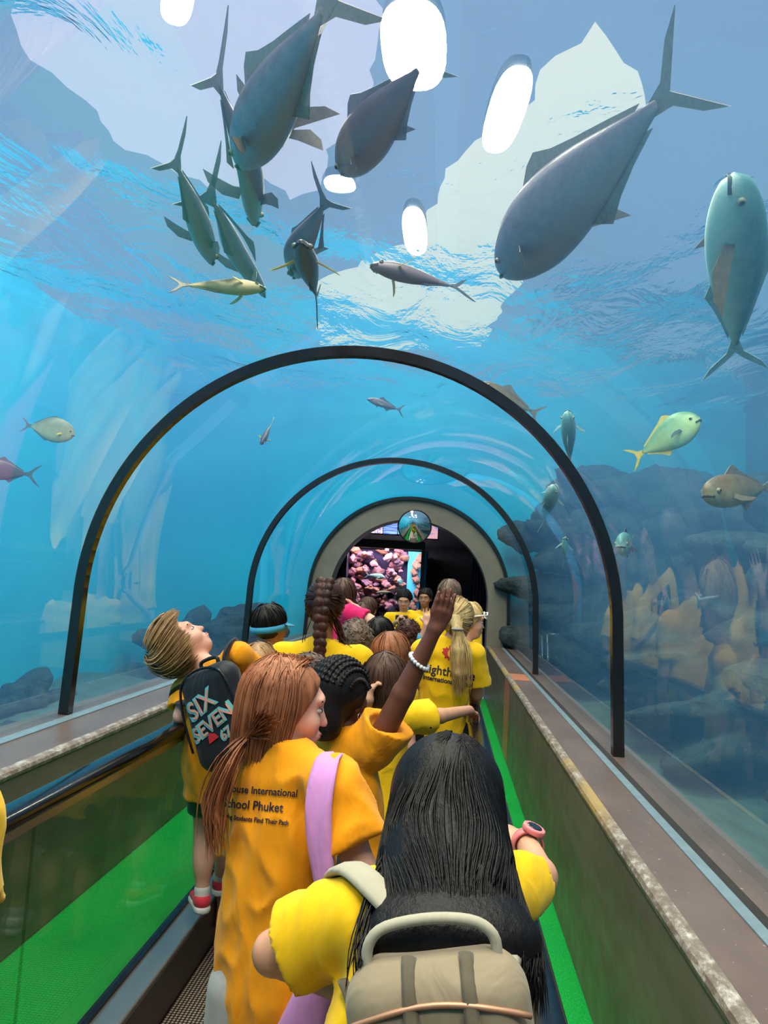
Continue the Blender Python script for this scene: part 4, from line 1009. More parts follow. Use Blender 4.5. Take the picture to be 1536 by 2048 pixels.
q = [c0+ux*x+uz*z+ok_*.055 for x, z in ((-.118, -.10), (-.120, .05), (-.09, .155), (0, .185), (.09, .155), (.120, .05), (.118, -.10))]; tube('zipper', spline(q, 26), .005, RUBBER, k_, 6)
tube('top_loop', spline([c0+ux*x+uz*z-ok_*.02 for x, z in ((-.04, .185), (-.035, .215), (.035, .215), (.04, .185))], 14), .008, BPK, k_, 6)
tube('shoulder_strap', spline([c0-ux*.07+uz*.17-ok_*.04, at(400, 1345, 2.83), at(388, 1362, 2.90), at(352, 1380, 2.93), at(352, 1400, 2.94), at(380, 1408, 2.80)], 22), .022, BPK, k_, 8, True, .4)
tube('shoulder_strap', spline([c0+ux*.05+uz*.18-ok_*.04, at(452, 1305, 2.80), at(468, 1285, 2.86), at(480, 1300, 2.96)], 16), .022, BPK, k_, 8, True, .4)
TEALI = mat('teal_print', rgb(110, 190, 196), .6); SALI = mat('salmon_print', rgb(232, 150, 130), .6)
Dk = -ok_; Uk = ux if ux[0] > 0 else -ux; Vk = uz if uz[2] > 0 else -uz; Uk, Vk = Uk*math.cos(.30)+Vk*math.sin(.30), Vk*math.cos(.30)-Uk*math.sin(.30)
OK = c0+ok_*.07
def two_tone(s, size, dx, dy):
    printed('lettering', text_mesh(s, size, bold=.0035), OK+Uk*dx+Vk*dy, Uk, Vk, Dk, fk, TEALI, kb, .003)
    printed('lettering_shade', text_mesh(s, size*.90, bold=.0), OK+Uk*(dx+.004)+Vk*(dy+.001), Uk, Vk, Dk, fk, SALI, kb, .0055)
two_tone('SIX', .098, -.005, .030); two_tone('SEVEN', .076, .0, -.042)
printed('print_cap', poly_mesh([(-.02, 0), (.03, 0), (.022, .02), (.0, .034), (-.012, .022)]), OK+Uk*-.03+Vk*-.075, Uk, Vk, Dk, fk, REDINK, kb, .004); 
two_tone('67', .05, .03, -.098)

# ---------------------------------------------------------------- girl with cornrow braids raising her arm
J = pose(at(682, 1392, 2.42), face=(.55, .85, .05), z0=.03, h=1.33)
J['neck'] = at(692, 1470, 2.40); J['shL'] = at(632, 1520, 2.46); J['shR'] = at(752, 1492, 2.36); J['chest'] = at(692, 1570, 2.42); J['pel'] = at(700, 1720, 2.42)
J['elR'] = at(806, 1388, 2.33); J['wrR'] = at(868, 1262, 2.30); J['hdR'] = at(908, 1150, 2.29)-J['wrR']; J['pnR'] = A3(-.45, .85, 0); J['thR'] = A3(.75, .2, .1); J['cuR'] = .08; J['spR'] = .3; J['hs'] = 1.2
J['elL'] = at(630, 1640, 2.52); J['wrL'] = at(680, 1660, 2.7)
g3 = person('person', 'girl with black cornrow braids raising her right arm with a white bead bracelet', J, 'dark', YEL_WARM, .48, .006, bottoms=BLK, short=.8, seed=9, slv=1.25, sleeve=.42, shoes=(WHT, WHT), bw=1.08, hh=.0045)
hair_cap(g3, 1.10, -.10, .052, .7, [(ell(g3.Wh(0, -.085, -.06), A3(.075, .05, .07), g3.Rm), .03)], .004, h=.005, m=HA['black'])
ps = []; V = []; F = []
for i in range(11):
    xx = (i-5)/5.0*.92; th = math.asin(xx); q = []
    for t in np.linspace(-.55, 2.35, 26):
        d = A3(math.sin(th), 0, 0)*.092+math.cos(th)*(A3(0, math.cos(t+.35)*.112, math.sin(t+.35)*.106)); q.append(g3.Wh(*(A3(0, -.014, .022)+d)))
    q = np.array(q)[::-1]; v, f = tube_arrays(spline(q[:24], 60), [.0078+.0026*math.sin(j*1.5+i) for j in range(60)], 6, True); o = len(V); V += v; F += [tuple(o+a for a in x) for x in f]
mo = mesh('cornrows', V, F, HA['black'], g3.hair, True); mo['kind'] = 'stuff'
# bracelet
BEAD = mat('white_bead', rgb(226, 232, 232), .25)
br = empty('bracelet', tuple(J['elR']*.45+J['wrR']*.55), 'white beaded bracelet on the raised forearm', 'bracelet')
bd = unit(J['wrR']-J['elR']); bc_ = J['elR']*.48+J['wrR']*.52; a_ = unit(np.cross(bd, [0, 0, 1.0])); b_ = np.cross(a_, bd); rb = .0335
bme = None
for k in range(18):
    t = 2*math.pi*k/18; c = bc_+(a_*math.cos(t)+b_*math.sin(t))*rb+bd*.008*math.sin(t)
    if bme is None:
        bm = bmesh.new(); bmesh.ops.create_icosphere(bm, subdivisions=2, radius=.0068); bme = bpy.data.meshes.new('bead'); bm.to_mesh(bme); bm.free(); bme.materials.append(BEAD); bme.shade_smooth()
    o = bpy.data.objects.new('bead', bme); COL.objects.link(o); o.location = tuple(c); o.parent = br; o.matrix_parent_inverse = Matrix.Translation(-Vector(br.location))
# earring
tube('earring', spline([g3.Wh(.083, -.004, -.045)+A3(math.cos(t)*.003, math.cos(t)*.010, math.sin(t)*.010-.008) for t in np.linspace(0, 6.28, 10)], 18), .0018, mat('silver', rgb(200, 200, 205), .2, 1.0), g3.root, 5)

# ---------------------------------------------------------------- child holding the rail (brown hair)
J = pose(at(770, 1362, 3.15), face=(.1, 1, -.1), z0=.03, h=1.30)
J['shR'] = at(818, 1432, 3.12); J['shL'] = at(735, 1432, 3.2); J['neck'] = at(774, 1412, 3.16); J['elR'] = at(880, 1432, 3.22); J['wrR'] = at(938, 1420, 3.36); J['hdR'] = A3(.35, .75, -.35); J['pnR'] = A3(0, 0, -1); J['thR'] = A3(-.8, .2, 0); J['cuR'] = .8
J['elL'] = at(712, 1462, 3.12); J['wrL'] = at(738, 1400, 3.02); J['hdL'] = A3(.15, .1, 1); J['cuL'] = 1.1; J['pnL'] = A3(.8, .3, 0)
g4 = person('person', 'child with brown hair and black shorts reaching out to hold the right handrail', J, 'light', YEL, .50, .007, bottoms=BLK, short=.7, seed=11, slv=1.2, sleeve=.62, shoes=(WHT, WHT), fold=1.3)
hair_cap(g4, 1.05, -.11, .05, .7, [(ell(g4.Wh(0, -.03, -.04), A3(.08, .075, .085), g4.Rm), .03)], .004, h=.006, m=HA['brown'], nscale=(45, 45, 8))
add_strands(g4, scalp_paths(g4, 200, 1.9, .06, infl=1.06, seed=4), .004, HA['brown'])

# ---------------------------------------------------------------- blond ponytail girl with printed shirt
J = pose(at(916, 1240, 3.9), face=(.25, 1, 0), z0=.03)
J['shL'] = at(846, 1302, 3.88); J['shR'] = at(945, 1312, 3.84); J['neck'] = at(898, 1284, 3.87); J['pel'] = at(880, 1440, 3.9); J['chest'] = at(890, 1355, 3.88)
J['elL'] = at(832, 1372, 3.95); J['wrL'] = at(850, 1400, 4.12); J['elR'] = at(952, 1388, 3.90); J['wrR'] = at(946, 1432, 4.05)
for n, sg in (('L', -1), ('R', 1)):
    J['hip'+n] = J['pel']+A3(sg*.075, 0, -.05); J['kn'+n] = J['pel']+A3(sg*.08, .01, -.42); J['an'+n] = A3(J['kn'+n][0], J['kn'+n][1]-.01, .08); J['toe'+n] = J['an'+n]+A3(.02, .14, -.02)
g5 = person('person', 'girl with long blond ponytail and a red crest on her yellow shirt', J, 'light', YEL, .46, .007, bottoms=BLK, short=.42, seed=13, shoes=(WHT, WHT), slv=1.2, sleeve=.7, bw=.95)
hair_cap(g5, 1.03, -.06, .05, .7, (), .003, h=.005, m=HA['blond'], nscale=(50, 50, 50))
ptc = [g5.Wh(.012, -.105, .01), at(915, 1262, 3.76), at(918, 1300, 3.74), at(920, 1345, 3.74), at(922, 1376, 3.75)]
ptf = union([(ecap(ptc[0], ptc[1], A3(1, 0, 0), .030, .028, .024, .022), 0), (ecap(ptc[1], ptc[2], A3(1, 0, 0), .020, .02, .038, .026), .02), (ecap(ptc[2], ptc[3], A3(1, 0, 0), .038, .026, .040, .024), .02), (ecap(ptc[3], ptc[4], A3(1, 0, 0), .036, .02, .018, .01), .02)])
build('ponytail', disp(ptf, (.003, (60, 60, 6), 2)), *bounds(ptc, .08), .005, HA['blond'], g5.root)
r_ = np.random.RandomState(2); ps = []
for i in range(90):
    o = r_.randn(3)*A3(.013, .009, .005); ps.append(spline([ptc[0]+o, ptc[1]+o*.7, ptc[2]+o*1.7, ptc[3]+o*1.8, ptc[4]+o*1.4+A3(0, 0, r_.uniform(-.05, .02))], 12))
add_strands(g5, ps+scalp_paths(g5, 160, 1.8, 0, infl=1.05, crown=(0, -1, -.1), seed=5, front=.07), .003, HA['blond'])
tt = at(915, 1258, 3.755); tube('hair_tie', spline([tt+A3(math.cos(t)*.026, math.sin(t)*.024, 0) for t in np.linspace(0, 6.28, 10)], 20), .006, GRY, g5.root, 6)
D = unit(ray(885, 1340)); U = unit(at(935, 1345, 3.84)-at(850, 1330, 3.88)); V_ = -unit(np.cross(U, D)); V_ = V_ if V_[2] > 0 else -V_
emblem(g5, at(902, 1308, 3.8), U, V_, D, .052, g5.shirt, g5.fshirt)
lettering(g5, [('Lighthouse', .062, 0, 0), ('International School', .032, .0, -.036)], at(897, 1352, 3.8), U, V_, D, g5.fshirt, INK, g5.shirt, .001)

# ---------------------------------------------------------------- woman with thick braid
J = pose(at(650, 1213, 3.5), face=(-.05, 1, 0), z0=.03, width=1.0)
J['shL'] = at(566, 1312, 3.5); J['shR'] = at(718, 1318, 3.48); J['neck'] = at(646, 1288, 3.5); J['elL'] = at(556, 1380, 3.55); J['elR'] = at(740, 1390, 3.5); J['wrL'] = at(590, 1430, 3.7); J['wrR'] = at(720, 1440, 3.7)
w1 = person('person', 'woman with a thick dark braid down her back in a yellow shirt', J, 'tan', YEL, .50, .008, bottoms=BLK, short=.8, seed=15, sleeve=.7)
bpth = [g1.J['head']*0+w1.Wh(0, -.06, .115), w1.Wh(0, -.118, .05), w1.Wh(0, -.13, -.03), w1.Wh(.0, -.135, -.11), at(640, 1296, 3.36), at(636, 1318, 3.36)]
C_ = spline(bpth, 12); it = []
for i, c in enumerate(C_):
    for sg in (-1, 1):
        wd_ = .030*(1-.045*i); it.append((ell(c+A3(sg*wd_*.62, -.004*((i+(sg > 0)) % 2), 0), A3(wd_, wd_*.75, .024), frame(A3(0, 1, 0), A3(-sg*.75, 0, 1))), .004))
hair_cap(w1, 1.08, -.10, .05, .7, [(ell(w1.Wh(.0, -.02, .07), A3(.075, .085, .06), w1.Rm), .02)], .004, h=.006, m=HA['darkbrown'], nscale=(45, 45, 10))
build('braid', union(it), *bounds(C_, .06), .005, HA['auburn'] if False else HA['darkbrown'], w1.root)
r_ = np.random.RandomState(9); add_strands(w1, scalp_paths(w1, 200, 1.9, 0, infl=1.10, crown=(0, -1, .2), seed=6), .004, HA['darkbrown'])
ps = [spline([w1.Wh(.06*s_, -.05, -.06)+r_.randn(3)*.012, at(680 if s_ > 0 else 612, 1270, 3.48)+r_.randn(3)*.012, at(690 if s_ > 0 else 610, 1300, 3.47)+r_.randn(3)*.02], 8) for s_ in (1, 1, 1, 1, 1, 1, 1, 1, 1, 1, 1, 1, 1, 1, 1, 1, 1, 1, -1, -1)]
add_strands(w1, ps, .003, HA['darkbrown'], 'loose_hair')
# ---------------------------------------------------------------- boy with blue visor
J = pose(at(541, 1252, 3.95), face=(.55, .85, .05), z0=.03)
v1 = person('person', 'boy with short black hair wearing a blue sun visor', J, 'tan', YEL, .50, .009, bottoms=BLK, short=.8, seed=17)
hair_cap(v1, 1.02, -.062, .055, .75, (), .002, h=.005, m=HA['black'], nscale=(60, 60, 60)); add_strands(v1, scalp_paths(v1, 260, 1.75, 0, infl=1.03, seed=7), .004, HA['black'])
BLU = cloth_mat('visor_blue', rgb(58, 150, 190))
vi = empty('sun_visor', tuple(v1.Wh(0, 0, 0)), 'blue sun visor worn by the black haired boy near the left panes', 'visor')
def vring(th0, th1, z0_, z1_, r0, name):
    V = []; F = []; n = 40
    for i in range(n+1):
        t = th0+(th1-th0)*i/n
        for z, e in ((z0_, 0), (z1_, 0), (z1_, .004), (z0_, .004)): V.append(v1.Wh(math.sin(t)*(.083+e)*r0, -.013+math.cos(t)*(.103+e)*r0, z+.014*math.cos(t)))
    for i in range(n):
        for k in range(4): F.append((4*i+k, 4*i+(k+1) % 4, 4*i+4+(k+1) % 4, 4*i+4+k))
    return mesh(name, V, F, BLU, vi, True)
vring(0, 2*math.pi, -.022, .012, 1.04, 'headband')
V = []; F = []; n = 20
for i in range(n+1):
    t = -1.25+2.5*i/n
    for rr_, dz in ((1.04, 0), (1.04+.62*math.cos(t)**.8, .0)):
        V.append(v1.Wh(math.sin(t)*.085*min(rr_, 1.25), -.013+math.cos(t)*.104*rr_, .012-.03*(rr_-1)+.006)); V.append(v1.Wh(math.sin(t)*.085*min(rr_, 1.25), -.013+math.cos(t)*.104*rr_, .012-.03*(rr_-1)))
for i in range(n):
    a = 4*i; b = a+4; F += [(a, a+2, b+2, b), (a+1, b+1, b+3, a+3), (a+2, a+3, b+3, b+2), (a, b, b+1, a+1)]
mesh('brim', V, F, BLU, vi, True)
# ---------------------------------------------------------------- the rest of the crowd
def simple(px_, py_, Y, label, face, hair, skin='light', shirt=YEL, style='short', seed=0, over=None, hh=.012, z0=.03, bott=BLK, width=1.0, fc=True):
    J = pose(at(px_, py_, Y), face=face, z0=z0, width=width)
    if over: over(J)
    p = person('person', label, J, skin, shirt, .50, hh, bottoms=bott, short=.8, seed=seed, face=fc, hh=.010)
    if style == 'short':
        hair_cap(p, 1.03, -.07, .052, .75, (), .003, h=.006, m=HA[hair]); add_strands(p, scalp_paths(p, 140, 1.8, 0, infl=1.04, seed=seed), .0045, HA[hair])
    elif style == 'long':
        hair_cap(p, 1.04, -.12, .05, .7, [(ecap(p.Wh(0, -.04, -.05), p.Wh(0, -.07, -.19), p.Rm[0], .08, .07, .085, .035), .03)], .004, h=.006, m=HA[hair], nscale=(45, 45, 8), bbox=bounds([p.Wh(0, -.07, -.2)], .12)); add_strands(p, scalp_paths(p, 160, 1.8, .08, infl=1.06, seed=seed), .004, HA[hair])
    elif style == 'curly':
        hair_cap(p, 1.10, -.10, .052, .7, [(ell(p.Wh(0, -.04, -.04), A3(.085, .075, .07), p.Rm), .03)], .012, h=.006, m=HA[hair], nscale=(75, 75, 75))
        r2 = np.random.RandomState(seed); ps = []
        for i in range(120):
            d = unit(r2.randn(3)+A3(0, -.6, .4)); c = p.Wh(*(A3(0, -.014, .015)+d*A3(.090, .112, .104)))
            if ((c-p.J['head'])@p.Rm[1]) > .06 and ((c-p.J['head'])@p.Rm[2]) < .05: continue
            a = unit(r2.randn(3)); b = unit(np.cross(a, d@p.Rm)); a = np.cross(b, d@p.Rm); rr_ = r2.uniform(.009, .016)
            ps.append(np.array([c+(a*math.cos(t)+b*math.sin(t))*rr_+(d@p.Rm)*.004*t for t in np.linspace(0, 5.5, 10)]))
        add_strands(p, ps, .0035, HA[hair])
    return p
def ov_pink(J):
    J['neck'] = at(688, 1222, 4.95); J['shR'] = at(700, 1226, 4.8); J['shL'] = at(672, 1236, 5.1); J['elR'] = at(752, 1248, 4.75); J['wrR'] = at(712, 1216, 4.85); J['hdR'] = A3(-.5, .1, .4)
simple(686, 1192, 4.95, 'person in a magenta shirt with one arm bent up beside the braided woman', (0, 1, 0), 'brown', 'fair', PNK, 'long', 21, ov_pink)
simple(712, 1283, 4.15, 'child with curly ash brown hair right behind the braided woman', (.1, 1, 0), 'ash', 'light', YEL, 'curly', 22)
simple(758, 1274, 4.5, 'child with smooth black bowl cut hair in the middle of the queue', (.2, 1, 0), 'black', 'tan', YEL, 'short', 23)
simple(783, 1312, 3.72, 'child with light auburn hair ahead of the raised dark arm', (.5, .8, -.1), 'auburn', 'fair', YEL, 'long', 24, width=.8)
def ov_hand(J):
    J['elR'] = at(838, 1300, 4.75); J['wrR'] = at(853, 1250, 4.7); J['hdR'] = at(858, 1200, 4.7)-J['wrR']; J['pnR'] = A3(0, 1, 0); J['thR'] = A3(-1, 0, 0); J['cuR'] = .08; J['spR'] = 1.6
kb_ = simple(815, 1278, 4.9, 'child with dark wavy hair raising an open pale hand with a blue cuff', (.1, 1, 0), 'darkbrown', 'fair', YEL, 'curly', 25, ov_hand)
band((kb_.J['elR']*.55+kb_.J['wrR']*.45), kb_.J['wrR']-kb_.J['elR'], .031, .05, 'blue_cuff', BLU, kb_.root)
simple(517, 1338, 3.3, 'small child with short brown hair between the leaning boy and the visor boy', (.1, 1, 0), 'sandy', 'light', YEL, 'short', 26, width=.8)
simple(617, 1368, 3.1, 'child with tousled grey brown curls hidden behind the auburn haired girl', (0, 1, 0), 'ash', 'light', YEL, 'curly', 27)
simple(736, 1219, 7.0, 'dark haired child farther ahead in front of the coral window', (.2, 1, 0), 'brown', 'light', YEL, 'short', 28)
simple(724, 1232, 6.4, 'brown haired child seen between the magenta sleeve and the coral window', (-.2, 1, 0), 'brown', 'light', YEL, 'short', 29)
simple(898, 1190, 5.6, 'boy with cropped brown hair ahead of the blond ponytail girl', (.1, 1, 0), 'ash', 'light', YEL, 'short', 30)
def ov_side(J): pass
sg_ = simple(938, 1242, 4.7, 'child in profile with white sunglasses pushed up, by the right low wall', (1, .25, -.1), 'blond', 'fair', YEL, 'short', 31)
gw = empty('sunglasses', tuple(sg_.Wh(0, .1, .03)), 'white framed sunglasses on the forehead of the child in profile', 'sunglasses')
WPL = mat('white_plastic', rgb(240, 238, 236), .3)
for s_ in (-1, 1):
    tube('lens_rim', [sg_.Wh(s_*.034+math.cos(t)*.027, .104-abs(math.cos(t)*.01), .050+math.sin(t)*.019) for t in np.linspace(0, 6.283, 18)], .005, WPL, gw, 6)
    mesh('lens', [sg_.Wh(s_*.034+math.cos(t)*.026, .104-abs(math.cos(t)*.01), .050+math.sin(t)*.018) for t in np.linspace(0, 6.283, 18)[:-1]], [tuple(range(17))], WDK, gw)
    tube('temple_arm', [sg_.Wh(s_*.062, .098, .052), sg_.Wh(s_*.086, .06, .048), sg_.Wh(s_*.088, -.01, .030)], .005, WPL, gw, 6)
# two grown-ups at the far end facing the group
def ov_cam(J):
    J['elL'] = J['shL']+A3(.07, -.02, -.26); J['elR'] = J['shR']+A3(-.07, -.02, -.26); J['wrL'] = J['head']+A3(.06, -.30, -.24); J['wrR'] = J['head']+A3(-.06, -.30, -.24); J['hdL'] = A3(-.4, -.3, .6); J['hdR'] = A3(.4, -.3, .6)
fa = simple(808, 1200, 8.4, 'adult with black hair facing the group and holding up a camera at the portal', (0, -1, -.35), 'black', 'light', YEL, 'short', 33, ov_cam)
fb2 = simple(850, 1196, 8.9, 'adult with black hair standing behind the one with the camera', (-.2, -1, -.1), 'black', 'tan', YEL, 'short', 34)
cm = empty('camera_body', tuple(fa.J['head']+A3(0, -.30, -.20)), 'small black camera with an orange strap held by the adult at the portal', 'camera')
cb = np.array(cm.location); BLKP = mat('black_plastic', rgb(24, 24, 28), .4)
box('camera_case', cb[0]-.065, cb[0]+.065, cb[1]-.02, cb[1]+.02, cb[2]-.04, cb[2]+.04, BLKP, cm, .006); tube('camera_lens', [cb+A3(0, -.02, 0), cb+A3(0, -.06, 0)], .026, BLKP, cm, 16)
ORG = mat('orange_strap', rgb(230, 80, 40), .6); tube('neck_strap', spline([cb+A3(-.065, 0, .02), fa.J['neck']+A3(-.06, -.10, -.02), fa.J['neck']+A3(-.03, .03, .03), fa.J['neck']+A3(.03, .03, .03), fa.J['neck']+A3(.06, -.10, -.02), cb+A3(.065, 0, .02)], 24), .007, ORG, cm, 6)

def ov_edge(J):
    J['shR'] = at(-102, 1650, .95); J['neck'] = at(-330, 1560, .95); J['shL'] = at(-560, 1640, .98); J['elR'] = at(-92, 1960, .95); J['wrR'] = at(-170, 2050, 1.1)
simple(-340, 1400, .95, 'child at the left picture edge of whom only a yellow sleeve shows', (0, 1, 0), 'brown', 'light', YEL, 'short', 41, ov_edge)
# ================================================================== fish
def fish_mat(name, back, belly, rough=.42):
    a = NT(name); p = a.pbsdf(None, rough, .05, .5)
    at_ = a.n('Attribute'); at_.attribute_name = 'tone'
    no = a.noise(22, 4, .6); ad = a.n('Math', operation='MULTIPLY_ADD'); a.l(no.outputs[0], ad.inputs[0]); ad.inputs[1].default_value = .5
    sb = a.n('Math', operation='SUBTRACT'); a.l(at_.outputs['Fac'], sb.inputs[0]); sb.inputs[1].default_value = .25; a.l(sb.outputs[0], ad.inputs[2])
    r = a.ramp(ad.outputs[0], [(.15, back), (.75, belly)]); a.l(r.outputs[0], p.inputs['Base Color'])
    b = a.bump(a.noise(60, 2, .5).outputs[0], .25, .004); a.l(b.outputs[0], p.inputs['Normal']); return a.m
FM = dict(grey=fish_mat('trevally_skin', rgb(96, 90, 104), rgb(156, 148, 152)), slim=fish_mat('slim_fish_skin', rgb(96, 92, 110), rgb(146, 138, 146)), slate=fish_mat('slate_fish_skin', rgb(78, 72, 88), rgb(118, 108, 116)), pale=fish_mat('pale_fish_skin', rgb(96, 150, 150), rgb(196, 226, 216)), green=fish_mat('green_fish_skin', rgb(104, 150, 110), rgb(190, 216, 150)), brown=fish_mat('brown_fish_skin', rgb(110, 92, 66), rgb(190, 174, 130)), olive=fish_mat('olive_fish_skin', rgb(112, 118, 104), rgb(176, 178, 140)))
def fin(name, pts, O, a, b, n, m, parent, th=.004):
    """thin fin with its own outline in the plane (a,b) at O"""
    from mathutils.geometry import tessellate_polygon
    k = len(pts); V = [O+a*x+b*y+n*th*.5 for x, y in pts]+[O+a*x+b*y-n*th*.5 for x, y in pts]
    T_ = [tuple(t) for t in tessellate_polygon([[Vector((x, y, 0)) for x, y in pts]])]
    F = T_+[tuple(k+i for i in t[::-1]) for t in T_]+[(i, k+i, k+(i+1) % k, (i+1) % k) for i in range(k)]
    return mesh(name, V, F, m, parent)
def fin_mat(name, c):
    a_ = NT(name); p = a_.pbsdf(c, .5, 0, .3); n1 = a_.noise(6, 3, .6, (9, 9, 9)); cc = np.array(c[:3]); r = a_.ramp(n1.outputs[0], [(.3, tuple(cc*.8)+(1,)), (.7, tuple(np.clip(cc*1.15, 0, 1))+(1,))]); a_.l(r.outputs[0], p.inputs['Base Color'])
    p.inputs['Alpha'].default_value = .72; return a_.m
FIN = dict(grey=fin_mat('fin_grey', rgb(96, 108, 118)), tan=fin_mat('fin_tan', rgb(150, 136, 116)), yellow=fin_mat('fin_yellow', rgb(236, 206, 70)), pale=fin_mat('fin_pale', rgb(160, 196, 196)), dark=fin_mat('fin_dark', rgb(58, 66, 78)))
FEYE = mat('fish_eye', rgb(150, 146, 120), .25)
def fish(label, S, T, hh, hw, skin, fins, dors=(0, 0, 1), tail=.30, fork=.6, pect=.25, pfin=None, bend=0.0, group=None, name='fish', peak=.36, blunt=.55, dfin=.10, barb=False, sweep=.9):
    S = np.asarray(S, float); T = np.asarray(T, float); L = np.linalg.norm(T-S); a = (T-S)/L; d = np.asarray(dors, float); d = unit(d-a*(d@a)); n = np.cross(a, d)
    root = empty(name, tuple((S+T)/2), label, 'fish', group); ns, sg = 26, 18; V = []; tone = []
    prof = lambda t: (max(0, math.sin(math.pi*min(1, (t/peak))*.5))**blunt if t < peak else (math.cos((t-peak)/(1-peak)*math.pi*.5)**1.15*.90+.10))
    cl = lambda t: S+a*t*L+n*bend*L*math.sin(math.pi*t)*math.sin(math.pi*t)
    for i in range(ns):
        t = i/(ns-1); h_ = max(hh*prof(t), .004); w_ = max(hw*prof(t)**1.1*(1-.25*t), .003); c = cl(t)
        for k in range(sg):
            th = 2*math.pi*k/sg; V.append(c+n*w_*math.cos(th)+d*h_*math.sin(th)*(1.0 if math.sin(th) > 0 else .92)); tone.append(.5-.5*math.sin(th))
    F = [(i*sg+k, i*sg+(k+1) % sg, (i+1)*sg+(k+1) % sg, (i+1)*sg+k) for i in range(ns-1) for k in range(sg)]+[tuple(range(sg-1, -1, -1)), tuple((ns-1)*sg+k for k in range(sg))]
    o = mesh('body', V, F, FM[skin], root, True); at_ = o.data.attributes.new('tone', 'FLOAT', 'POINT'); at_.data.foreach_set('value', np.array(tone, dtype=np.float32))
    fm = FIN[fins]; pm = FIN[pfin or fins]
    tl = tail*L; fin('tail_fin', [(-.05*L, .10*hh), (tl*.22, tl*.20), (tl*.62, tl*.60), (tl, tl*.82), (tl*.72, tl*.50), (tl*.46, tl*.20), (tl*(1-fork)*.75, 0), (tl*.46, -tl*.20), (tl*.72, -tl*.50), (tl, -tl*.82), (tl*.62, -tl*.60), (tl*.22, -tl*.20), (-.05*L, -.10*hh)], T, a, d, n, fm, root)
    def edge(t): return hh*prof(t)
    up = [(t*L, edge(t)*.94) for t in np.linspace(.34, .92, 8)]; top = [(t*L+.03*L, edge(t)*.94+dfin*L*v) for t, v in ((.92, .10), (.8, .18), (.65, .30), (.54, .55), (.46, 1.0), (.40, .75))]
    fin('dorsal_fin', up+top, S, a, d, n, fm, root)
    dn = [(t*L, -edge(t)*.86) for t in np.linspace(.56, .92, 6)]; bot = [(t*L+.03*L, -edge(t)*.86-dfin*L*v) for t, v in ((.92, .10), (.8, .20), (.70, .45), (.62, .9))]
    fin('anal_fin', dn+bot, S, a, d, n, fm, root)
    for s in (-1, 1):
        o_ = cl(.30)+n*s*hw*prof(.30)*.92-d*hh*.22; fa = unit(a*sweep+n*s*.75-d*.35); fb = unit(np.cross(fa, n*s)); fl = pect*L
        fin('pectoral_fin', [(0, .03*L), (fl*.4, fl*.20), (fl*.8, fl*.10), (fl, -.02*L), (fl*.6, -fl*.06), (fl*.25, -fl*.05), (0, -.02*L)], o_, fa, fb, np.cross(fa, fb), pm, root, .003)
        e = cl(.11)+n*s*hw*prof(.11)*.9+d*hh*.12; er = .022*min(L, .6)+.0015
        eo = build('eye', ell(e, A3(1, 1, 1)*er), e-er*1.6, e+er*1.6, er*.3, FEYE, root)
        build('pupil', ell(e+n*s*er*.45, A3(1, 1, 1)*er*.68), e+n*s*er*.45-er*1.2, e+n*s*er*.45+er*1.2, er*.25, EYED, eo)
    mz = [cl(.012)+n*s*hw*.16-d*hh*.14 for s in (-1, 1)]
    tube('mouth', [cl(.07)+n*-hw*.52-d*hh*.20, mz[0], mz[1], cl(.07)+n*hw*.52-d*hh*.20], .004+.004*L, FIN['dark'], root, 5)
    return root
OVER = 'fish swimming above the vault'
fish('largest grey trevally with a pinkish back crossing the upper right', atz(1000, 545, 3.15), atz(1315, 208, 3.25), .185, .125, 'grey', 'tan', (-.55, 0, .8), .18, .62, .26, group=OVER, dfin=.07)
fish('dark trevally with wide forked tail in front of the largest lamp', atz(682, 345, 3.3), atz(835, 142, 3.3), .105, .08, 'slate', 'grey', (-.7, 0, .6), .20, .66, .24, group=OVER, dfin=.07)
fish('thick grey trevally entering from the top edge, tail out of sight', atz(478, 330, 3.3), atz(642, 28, 3.35), .125, .10, 'grey', 'tan', (-.6, 0, .7), .28, .6, .28, group=OVER, dfin=.09)
fish('second trevally half hidden above the thick one at the top edge', atz(532, 300, 3.55), atz(640, 70, 3.55), .095, .075, 'slate', 'tan', (.4, 0, .8), .28, .6, .30, group=OVER)
fish('longest slender grey fish, nose down, crossing under the thick trevally', atz(512, 450, 3.42), atz(440, 172, 3.45), .070, .062, 'slim', 'grey', (.3, 0, .9), .20, .55, .22, group=OVER, peak=.42, bend=-.04, dfin=.04)
fish('slender grey fish at the left of the overhead shoal', atz(425, 527, 3.2), atz(356, 335, 3.25), .062, .056, 'slim', 'grey', (.4, 0, .8), .20, .5, .22, group=OVER, peak=.42, dfin=.04)
fish('slender fish with curved back between the shoal and the brown fish', atz(530, 592, 3.28), atz(425, 402, 3.33), .060, .052, 'slim', 'grey', (.5, 0, .8), .22, .5, .18, group=OVER, peak=.5, bend=.05, dfin=.04)
fish('brown sideways fish with small orange fins left of centre', atz(530, 577, 3.1), atz(372, 570, 3.05), .050, .042, 'brown', 'tan', (0, .5, .7), .22, .5, .20, 'yellow', group=OVER, dfin=.05)
fish('grey fish curving upward just left of the small round lamp', atz(588, 553, 3.25), atz(646, 412, 3.32), .085, .062, 'slim', 'grey', (-.7, 0, .6), .24, .5, .20, group=OVER, bend=.08, dfin=.05)
fish('fish seen from below with two spread yellow fins', atz(600, 482, 3.08), atz(632, 590, 3.08), .055, .060, 'slate', 'dark', (0, .1, 1), .26, .75, .20, 'yellow', group=OVER, sweep=.05, dfin=.05)
fish('dark fish with yellow fins and forked tail right of centre', atz(740, 530, 3.1), atz(905, 572, 3.1), .050, .046, 'slate', 'dark', (0, .55, .75), .24, .7, .18, 'yellow', group=OVER, sweep=.35, dfin=.05)
SIDE = 'fish beside the vault'
